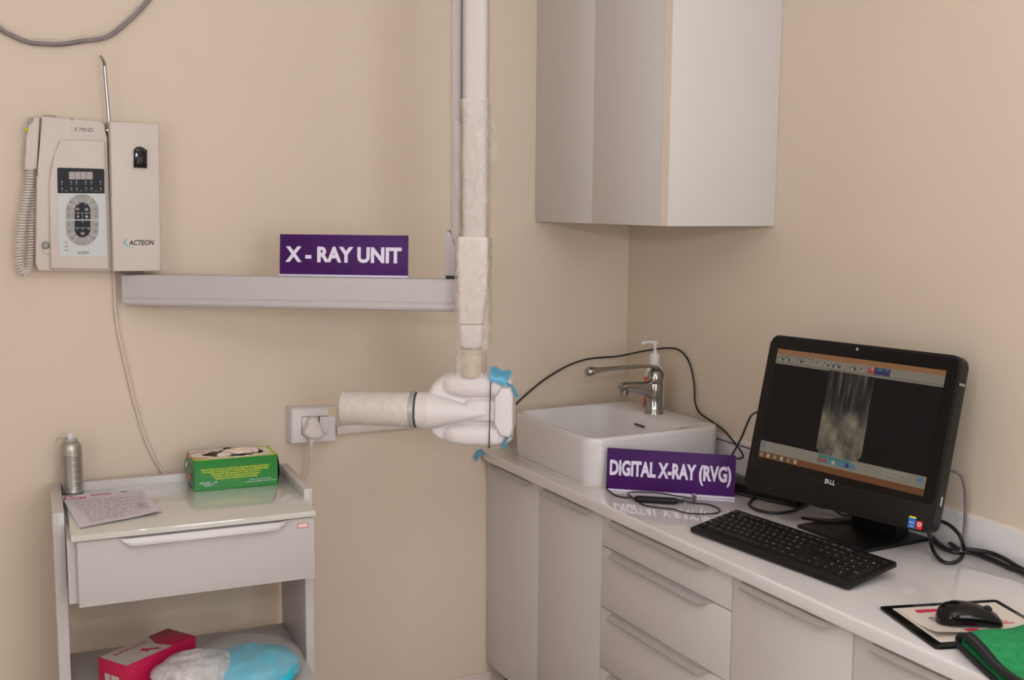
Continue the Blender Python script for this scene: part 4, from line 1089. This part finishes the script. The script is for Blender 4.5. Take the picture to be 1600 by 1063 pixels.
nk.loft([[Vector((-.075 + dx, c0.y + dy, H + .008)) for dx, dy in ((-.02, -.07), (.02, -.07), (.02, .07), (-.02, .07))],
         [Vector((-.085 + dx, c0.y + dy, 1.0)) for dx, dy in ((-.012, -.06), (.016, -.06), (.016, .06), (-.012, .06))],
         [c0 + mu * .16 - mn * .052 + mr * dy + mn * dx for dx, dy in ((.012, .06), (-.012, .06), (-.012, -.06), (.012, -.06))]])
nk.build('stand_neck', M_BLK, t)

# ---- keyboard
kl = Vector((-.4822, -.993, 0)); kr = Vector((-.440, -1.454, 0)); KL = (kr - kl).length
kx = (kr - kl).normalized(); kyv = Vector((-kx.y, kx.x, 0)); ta = math.asin(.022 / .150)
ky = (kyv * math.cos(ta) + Vector((0, 0, 1)) * math.sin(ta)).normalized()
KMx = frame((kl.x, kl.y, H + .0125), kx, ky); KD = .153
t = thing('keyboard', 'black full-size keyboard with raised rear lying in front of the computer', 'keyboard', (kl.x, kl.y, H))
b = MB(); b.prism(rrect(0, 0, KL, KD, .008, 4), -.0105, 0, 0, M=KMx, bev=.003); b.build('case', M_BLK, t)
for x in (.04, KL - .06): MB().box((x, KD - .022, -.026), (x + .02, KD - .017, -.009), 0, bev=.001, M=KMx).build('foot', M_RUB, t)
U = (KL - .016) / 22.7; VU = .0192; kk = MB(); x_o, y_o = .008, .020


def key(x, y, w_=1.0, h_=1.0, s=''):
    x0, y0 = x_o + x * U + .0009, y_o + y * VU + .0009; x1, y1 = x_o + (x + w_) * U - .0009, y_o + (y + h_) * VU - .0009
    i = .0022
    kk.loft([[(x0, y0, 0), (x1, y0, 0), (x1, y1, 0), (x0, y1, 0)], [(x0 + .0005, y0 + .0005, .002), (x1 - .0005, y0 + .0005, .002), (x1 - .0005, y1 - .0005, .002), (x0 + .0005, y1 - .0005, .002)],
             [(x0 + i, y0 + i, .0045), (x1 - i, y0 + i, .0045), (x1 - i, y1 - i * .6, .0045), (x0 + i, y1 - i * .6, .0045)]], M=KMx)
    if s:
        ww = .0036 if len(s) == 1 else .0022 * len(s)
        hh = .0042 if len(s) == 1 else .0030
        ww = min(ww, (x1 - x0) - .006)
        kk.text(s, KMx, x0 + .0038, y1 - .0042 - hh, ww, hh, 1, bold=.01, z=.0048)


FR = 5.25
key(0, FR, 1, .8, 'Esc')
for g0, n0 in ((2, 1), (6.5, 5), (11, 9)):
    for k in range(4): key(g0 + k, FR, 1, .8, 'F%d' % (n0 + k))
for k, s in enumerate(('PrtSc', 'ScrLk', 'Pause')): key(15.25 + k, FR, 1, .8, s)
for k in range(4): key(18.5 + k, FR, 1, .8, '')
for k, s in enumerate('`1234567890-='): key(k, 4, 1, 1, s)
key(13, 4, 2, 1, 'Back'); key(0, 3, 1.5, 1, 'Tab')
for k, s in enumerate('QWERTYUIOP[]'): key(1.5 + k, 3, 1, 1, s)
key(13.5, 3, 1.5, 1, '\\'); key(0, 2, 1.75, 1, 'Caps')
for k, s in enumerate("ASDFGHJKL;'"): key(1.75 + k, 2, 1, 1, s)
key(12.75, 2, 2.25, 1, 'Enter'); key(0, 1, 2.25, 1, 'Shift')
for k, s in enumerate('ZXCVBNM,./'): key(2.25 + k, 1, 1, 1, s)
key(12.25, 1, 2.75, 1, 'Shift'); key(0, 0, 1.25, 1, 'Ctrl'); key(1.25, 0, 1.25, 1, 'O'); key(2.5, 0, 1.25, 1, 'Alt'); key(3.75, 0, 6.25, 1)
for k, s in enumerate(('Alt', 'O', '=', 'Ctrl')): key(10 + 1.25 * k, 0, 1.25, 1, s)
for r_, ss in ((4, ('Ins', 'Home', 'PgUp')), (3, ('Del', 'End', 'PgDn'))):
    for k, s in enumerate(ss): key(15.25 + k, r_, 1, 1, s)
key(16.25, 1, 1, 1, '^')
for k, s in enumerate('<v>'): key(15.25 + k, 0, 1, 1, s)
for k, s in enumerate(('Num', '/', '*', '-')): key(18.5 + k, 4, 1, 1, s)
for r_, ss in ((3, '789'), (2, '456'), (1, '123')):
    for k, s in enumerate(ss): key(18.5 + k, r_, 1, 1, s)
key(21.5, 2, 1, 2, '+'); key(21.5, 0, 1, 2, 'Enter'); key(18.5, 0, 2, 1, '0'); key(20.5, 0, 1, 1, '.')
kk.build('keys', [M_KEY, mat('key_legend', (196, 192, 190), .5, var=.02)], t)

# ---- mouse mat, flyer, mouse, cloth
ml, mf, mnr = uz(1373, 948, H + .005), uz(1557, 937, H + .005), uz(1468, 1012, H + .005)
ma = (mf - ml); ma.z = 0; MWm = ma.length; ma.normalize(); mb_ = Vector((-ma.y, ma.x, 0)); MD = abs((mnr - ml).dot(mb_))
TMx = frame((ml.x - mb_.x * MD, ml.y - mb_.y * MD, H), ma, mb_)
t = thing('mouse_mat', 'black-framed white mouse mat under the flyer and mouse', 'mouse mat', (ml.x, ml.y, H))
MB().prism(rrect(0, 0, MWm, MD, .008, 4), .0005, .0055, 0, M=TMx, bev=.0012).build('frame', M_BLKG, t)
b = MB(); b.prism(rrect(.019, .019, MWm - .014, MD - .016, .002, 2), .0055, .0060, 0, M=TMx)
for k in range(3): b.quad([(MWm * .40 + .004 * k, .025 + .006 * k, .0062), (MWm * .62, .025 + .006 * k, .0062), (MWm * .62, .026 + .006 * k, .0062), (MWm * .40 + .004 * k, .026 + .006 * k, .0062)], 1, TMx)
b.build('insert', [M_CARDW, M_INK], t)
fm = frame(TMx @ Vector((.024, .036, .0066)), ma, mb_); FW, FD = MWm * .84, MD * .72


def fz(x, y): return .0004 + .010 * max(0, 1 - (x / (FW * .75)) - 0) * max(0, 1 - y / (FD * .55)) ** 2 + .0


b = MB(); fpt = lambda x, y, dz=0.0: (x, y, fz(x, y) + dz)
b.grid(lambda i, j: fpt(FW * i, FD * j), 16, 12, 0, fm); b.grid(lambda i, j: fpt(FW * i, FD * j, -.0003), 16, 12, 0, fm)
def fpatch(x0, y0, x1, y1, mi): b.grid(lambda i, j: fpt(FW * (x0 + (x1 - x0) * i), FD * (y0 + (y1 - y0) * j), .0004), 4, 2, mi, fm)
fpatch(.14, .80, .46, .90, 1)
fpatch(.62, .66, .80, .70, 2); fpatch(.66, .58, .84, .61, 2); fpatch(.60, .28, .86, .31, 1)
for k in range(7): fpatch(.62 + .03 * k, .33, .637 + .03 * k, .33 + .05 + .03 * (k % 3), 1)
for k in range(5): fpatch(.16 + .03 * k, .58, .178 + .03 * k, .62 + .02 * (k % 2), 3)
fpatch(.16, .53, .30, .555, 1); fpatch(.16, .47, .32, .485, 1); fpatch(.20, .34, .36, .36, 1); fpatch(.24, .28, .36, .295, 3)
fpatch(.30, .05, .44, .16, 1); fpatch(.04, .73, .95, .733, 4)
tag(b.build('flyer', [M_CARDW, M_RED, M_STB, mat('violet_print', (84, 60, 130), .5, var=.1), M_INK], M=Matrix.Translation(fm.translation), angle=80), 'white flyer with red print lying on the mouse mat', 'paper')

mo_a, mo_b = uz(1462, 968, H + .012), uz(1562, 972, H + .012); mdv = (mo_b - mo_a); mdv.z = 0; ML = mdv.length; mdv.normalize(); msd = Vector((-mdv.y, mdv.x, 0))
msc = (mo_a + mo_b) / 2
QM = frame((msc.x - msd.x * .004, msc.y - msd.y * .004, H + .0078), mdv, msd)
t = thing('computer_mouse', 'black computer mouse resting on the flyer', 'mouse', QM.translation)
loops = []; prof = [(-.5, .0, .010), (-.485, .42, .018), (-.44, .72, .027), (-.34, .95, .036), (-.2, 1.0, .040), (-.02, .95, .0395), (.16, .88, .035), (.32, .86, .028), (.43, .80, .020), (.485, .6, .013), (.5, .0, .008)]
for s, wv, hv in prof:
    wv = max(wv, .03) * .031; L = []
    for i in range(24):
        a = 2 * PI * i / 24; c_, s_ = math.cos(a), math.sin(a)
        f = lambda v, p_: math.copysign(abs(v) ** p_, v)
        z = hv * .35 + (hv * .65 * f(s_, .9) if s_ > 0 else hv * .35 * f(s_, .7))
        L.append((s * ML, wv * f(c_, .8), max(0.0, z)))
    loops.append(L)
MB().loft(loops, M=QM).build('shell', M_BLKG, t, angle=60)
wh = MB(); wh.lathe([(.0075, -.003), (.009, -.0015), (.009, .0015), (.0075, .003)], M=QM @ Matrix(((1, 0, 0, ML * .28), (0, 0, 1, 0), (0, -1, 0, .0265), (0, 0, 0, 1))), n=20)
wh.build('scroll_wheel', M_RUB, t)

P = uz(1493, 1005, H + .01)
t = thing('cleaning_cloth', 'folded green cloth with black hem at the front edge of the worktop', 'cloth', (P.x, P.y, H))
cs = catmull([Vector((.0, -.205, .029)), Vector((0, -.16, .026)), Vector((0, -.115, .0275)), Vector((0, -.075, .034)), Vector((0, -.035, .0355)), Vector((0, -.010, .031)), Vector((0, .004, .020)), Vector((0, -.002, .012)), Vector((0, -.028, .0100)), Vector((0, -.07, .0082)), Vector((0, -.12, .0062)), Vector((0, -.16, .005)), Vector((0, -.205, .0048))], 6)
OX, OY = -.478, -1.752


def cl(i, j):
    f = j * (len(cs) - 1); k = min(int(f), len(cs) - 2); p = cs[k].lerp(cs[k + 1], f - k)
    lower = 1.0 if k > len(cs) * .55 else 0.0
    x = OX + p.y * .42 * -1 * -1 + .30 * i + (.0 if not lower else -.004)
    y = OY + p.y * .92 - .035 * i
    z = H + p.z + (1 - lower) * (.003 * math.sin(14 * i + 20 * p.y) - .003 * i)
    return Vector((x, y, max(z, H + .0028)))


b = MB(); b.grid(lambda i, j: cl(i, j), 16, 60, 0); co = b.build('fabric', M_CLOTH, t, angle=80)
sd = co.modifiers.new('thick', 'SOLIDIFY'); sd.thickness = .0028; sd.offset = 0
hem = [cl(0, j / 80) for j in range(81)]
MB().tube(hem, .0048, n=10).build('hem', M_HEM, t)
st_ = MB(); st_.grid(lambda i, j: cl(.012 + .035 * i, .02 + .40 * j) + Vector((0, 0, .0026)), 3, 40, 0); st_.build('binding_tape', M_HEM, t, angle=80)
st_ = MB(); st_.grid(lambda i, j: cl(.004 + .012 * i, .05 + .36 * j) + Vector((-.001, 0, .0045)), 2, 40, 0); st_.build('satin_edge', M_SATIN, t, angle=80)

# ---- black device behind the sign
a0 = Vector((-.112, -.945, 0)); a1 = Vector((-.178, -.735, 0)); dv = (a0 - a1).normalized(); nv = Vector((-dv.y, dv.x, 0))
AMx = frame((a1.x, a1.y, H), dv, nv)
t = thing('device_box', 'long low black device box lying between the purple sign and the computer', 'box', (a1.x, a1.y, H))
MB().box((0, 0, .001), ((a0 - a1).length, .072, .031), 0, bev=.003, M=AMx).build('case', M_BLK, t)
MB().box((.02, -.0006, .006), (.19, .0004, .0065), 0, M=AMx).build('seam', M_GREYK, t)
MB().box((.004, .0004, .030), ((a0 - a1).length - .004, .0022, .0316), 0, bev=.0006, M=AMx).build('gloss_edge', M_BLKG, t)

# ================================================================== CABLES AND SENSOR ON THE COUNTER


def cable(name, pts, r, m, label, cat='cable', smooth=8):
    P = [Vector(p) for p in pts]
    b = MB(); b.tube(P, r, n=10, smooth=smooth)
    return single(b, name, m, label, cat, P[len(P) // 2])


cable('cable', [(-.515, -.022, .867), (-.50, -.02, .90), (-.455, -.018, .965), uy(803, 635, -.016), uy(822, 617, -.014), uy(850, 594, -.012), uy(885, 573, -.012), uy(915, 562, -.012), uy(945, 558.5, -.012), uy(965, 557, -.016),
                ux(990, 552, -.016), ux(1016, 547, -.012), ux(1045, 544, -.012), ux(1062, 548, -.012), ux(1074, 561, -.012), ux(1081, 580, -.012), ux(1085, 605, -.012), ux(1086, 628, -.012), ux(1093, 645, -.014), ux(1112, 659, -.018), ux(1130, 672, -.022), ux(1146, 690, -.024), ux(1158, 706, -.028), ux(1161, 714, -.034), ux(1154, 717, -.045), ux(1140, 716, -.06), (-.10, -.60, .91), (-.13, -.63, .878), (-.16, -.66, .864)],
      .0028, M_RUB, 'long black cable arching over the basin along both walls')
cable('cable', [ux(1188, 644, -.228), ux(1181, 645, -.212), ux(1173, 651, -.180), ux(1166, 666, -.150), ux(1158, 685, -.120), ux(1148, 704, -.09), ux(1138, 725, -.09), (-.105, -.68, .875), (-.12, -.66, .864)], .0028, M_RUB,
      'black cable plugged into the left edge of the computer')

zc = H + .0030
t = thing('sensor_cable', 'black sensor cord with inline module looped in front of the RVG sign', 'cable', uz(1020, 790, H))
pts = [uz(949, 757, H + .012), uz(947.5, 763, H + .008), uz(952, 768, zc), uz(961, 774, zc), uz(972, 777, zc), uz(986, 778, zc + .003), uz(992, 779, H + .008)]
MB().tube(pts, .0021, smooth=8).build('cord', M_RUB, t)
pts = [uz(1058, 781, H + .008), uz(1070, 783, zc + .002), uz(1080, 786, zc + .002), uz(1092, 787, zc), uz(1106, 788.5, zc), uz(1119, 793, zc), uz(1125, 798, zc), uz(1119, 802, zc), uz(1103, 803.5, zc), uz(1083, 803, zc), uz(1068, 801, zc), uz(1052, 796, zc), uz(1030, 793.5, zc), uz(1008, 790, zc), uz(997, 784, zc), uz(988, 778, zc), uz(981, 772, zc + .002), uz(986, 769.5, zc + .004), uz(1000, 769, zc + .004), uz(1030, 770.5, zc + .004), uz(1055, 775, zc + .004), uz(1072, 778, zc + .003), uz(1083, 779, zc + .002)]
MB().tube(pts, .0019, smooth=8).build('cord', M_RUB, t)
md0, md1 = uz(991, 779.5, H + .0085), uz(1059, 783.5, H + .0085)
mdir = (md1 - md0).normalized(); mside = Vector((-mdir.y, mdir.x, 0)); MMo = frame(md0, mdir, mside); LL = (md1 - md0).length
b = MB(); loops = []
for s, k in ((0, .35), (.02, .7), (.06, .95), (.12, 1), (.9, 1), (.96, .92), (1, .6)):
    loops.append([(s * LL, y * k, z * k) for y, z in rrect(-.0115, -.0075, .0115, .0075, .006, 4)])
b.loft(loops, M=MMo); b.build('inline_module', M_BLK, t)
MB().tube([md1, md1 + mdir * .016], [.005, .003]).build('strain_relief', M_RUB, t)
P = uz(1084, 787, H); b = MB(); b.prism(rrect(-.007, 0, .007, .026, .0065, 5), -.004, .004, 0, M=frame((P.x, P.y, H + .0005), (.8, -.6, 0), (0, 0, 1)), bev=.0015); b.prism(rrect(-.004, .004, .004, .022, .0035, 5), -.0046, .0046, 1, M=frame((P.x, P.y, H + .0005), (.8, -.6, 0), (0, 0, 1)))
mlabel(b.build('cable_clip', [mat('smoky_clear_plastic', (120, 112, 122), .15, var=.2, vscale=200), M_INKD], t), 'smoky grey cable clip')

cable('cable', [(-.10, -.93, .868), uz(1185, 778, H + .005), uz(1173, 784, H + .004), uz(1171, 789, H + .004), uz(1180, 796, H + .004), uz(1200, 801, H + .004), uz(1222, 801.5, H + .004), uz(1243, 797, H + .004), uz(1257, 789, H + .006), uz(1266, 783, H + .012), uz(1290, 780, H + .02)], .0036, M_RUB,
      'black cable looped on the worktop below the left of the computer')
cable('cable', [uz(1265, 787, H + .006), uz(1285, 793, H + .006), uz(1300, 795, H + .006), uz(1312, 803, H + .005), uz(1325, 806, H + .005), uz(1338, 800, H + .005), uz(1350, 793, H + .008)], .0034, M_RUB,
      'short black cable tangled under the computer')
P0_, P1_, P2_ = uz(1252, 809.5, H + .012), uz(1295, 814, H + .012), uz(1345, 812, H + .012)
b = MB(); pth = catmull([P0_, P1_, P2_, uz(1372, 808, H + .012)], 8); loops = []
for i, p in enumerate(pth):
    tg = (pth[min(i + 1, len(pth) - 1)] - pth[max(i - 1, 0)]).normalized(); sd_ = Vector((-tg.y, tg.x, 0)).normalized(); w_ = .004 + .006 * math.sin(PI * min(1, i / 16)); 
    loops.append([p + sd_ * w_ + Vector((0, 0, .0025)), p + sd_ * w_ - Vector((0, 0, .0025)), p - sd_ * w_ - Vector((0, 0, .0025)), p - sd_ * w_ + Vector((0, 0, .0025))])
b.loft(loops); single(b, 'strap', M_BLK, 'flat black strap tip poking out left of the computer stand', 'strap', P1_)

cable('cable', [ux(1474, 735, -.060), ux(1484, 735.5, -.052), ux(1495, 738, -.044), ux(1503, 746, -.038), ux(1507, 760, -.034), ux(1508.5, 785, -.030), ux(1508, 810, -.030), ux(1506, 836, -.034), (-.05, -1.395, .868)], .0034, M_GREYC,
      'grey film-wrapped cable curving down behind the right edge of the computer')
cable('cable', [ux(1440, 808, -.07), ux(1452, 810, -.066), ux(1468, 814, -.062), ux(1482, 820, -.060), ux(1495, 831, -.060), ux(1503, 845, -.062), uz(1506, 861, H + .005), uz(1500, 874, H + .005), uz(1487, 880, H + .005), uz(1472, 877, H + .005), uz(1460, 864, H + .008), uz(1455, 850, H + .02), uz(1453, 838, H + .04), (-.10, -1.33, .93)], .0042, M_RUB,
      'black power cord looped beside the right edge of the computer')
cable('cable', [uz(1452, 836, H + .006), uz(1462, 846, H + .006), uz(1474, 856, H + .006), uz(1490, 862, H + .006), uz(1508, 862.5, H + .006), uz(1524, 865, H + .007), (-.030, -1.465, H + .007), (-.040, -1.51, H + .007), uz(1602, 897, H + .007), uz(1660, 930, H + .007)], .0055, M_RUB,
      'thick black cable trailing to the right end along the backsplash')
cable('cable', [uz(1455, 826, H + .006), uz(1468, 836, H + .006), uz(1485, 849, H + .006), uz(1498, 858, H + .007), (-.045, -1.40, H + .016), (-.024, -1.44, H + .018), (-.022, -1.48, H + .016), (-.026, -1.53, H + .008), (-.032, -1.62, H + .006), (-.036, -1.75, H + .006)], .0045, M_RUB,
      'black cable behind the thick one, lying against the backsplash')

# ---- blue film stuck on the corner of the worktop
b = MB(); b.grid(lambda i, j: (-.5335 - .028 * i - .006 * j, -.006 - .030 * j + .004 * math.sin(5 * i), .861 - .020 * i * i + .002 - .012 * j), 8, 8, 0)
single(b, 'blue_film', M_BLUE, 'scrap of blue film stuck to the back corner of the worktop', 'film', (-.54, -.02, .86), angle=80)
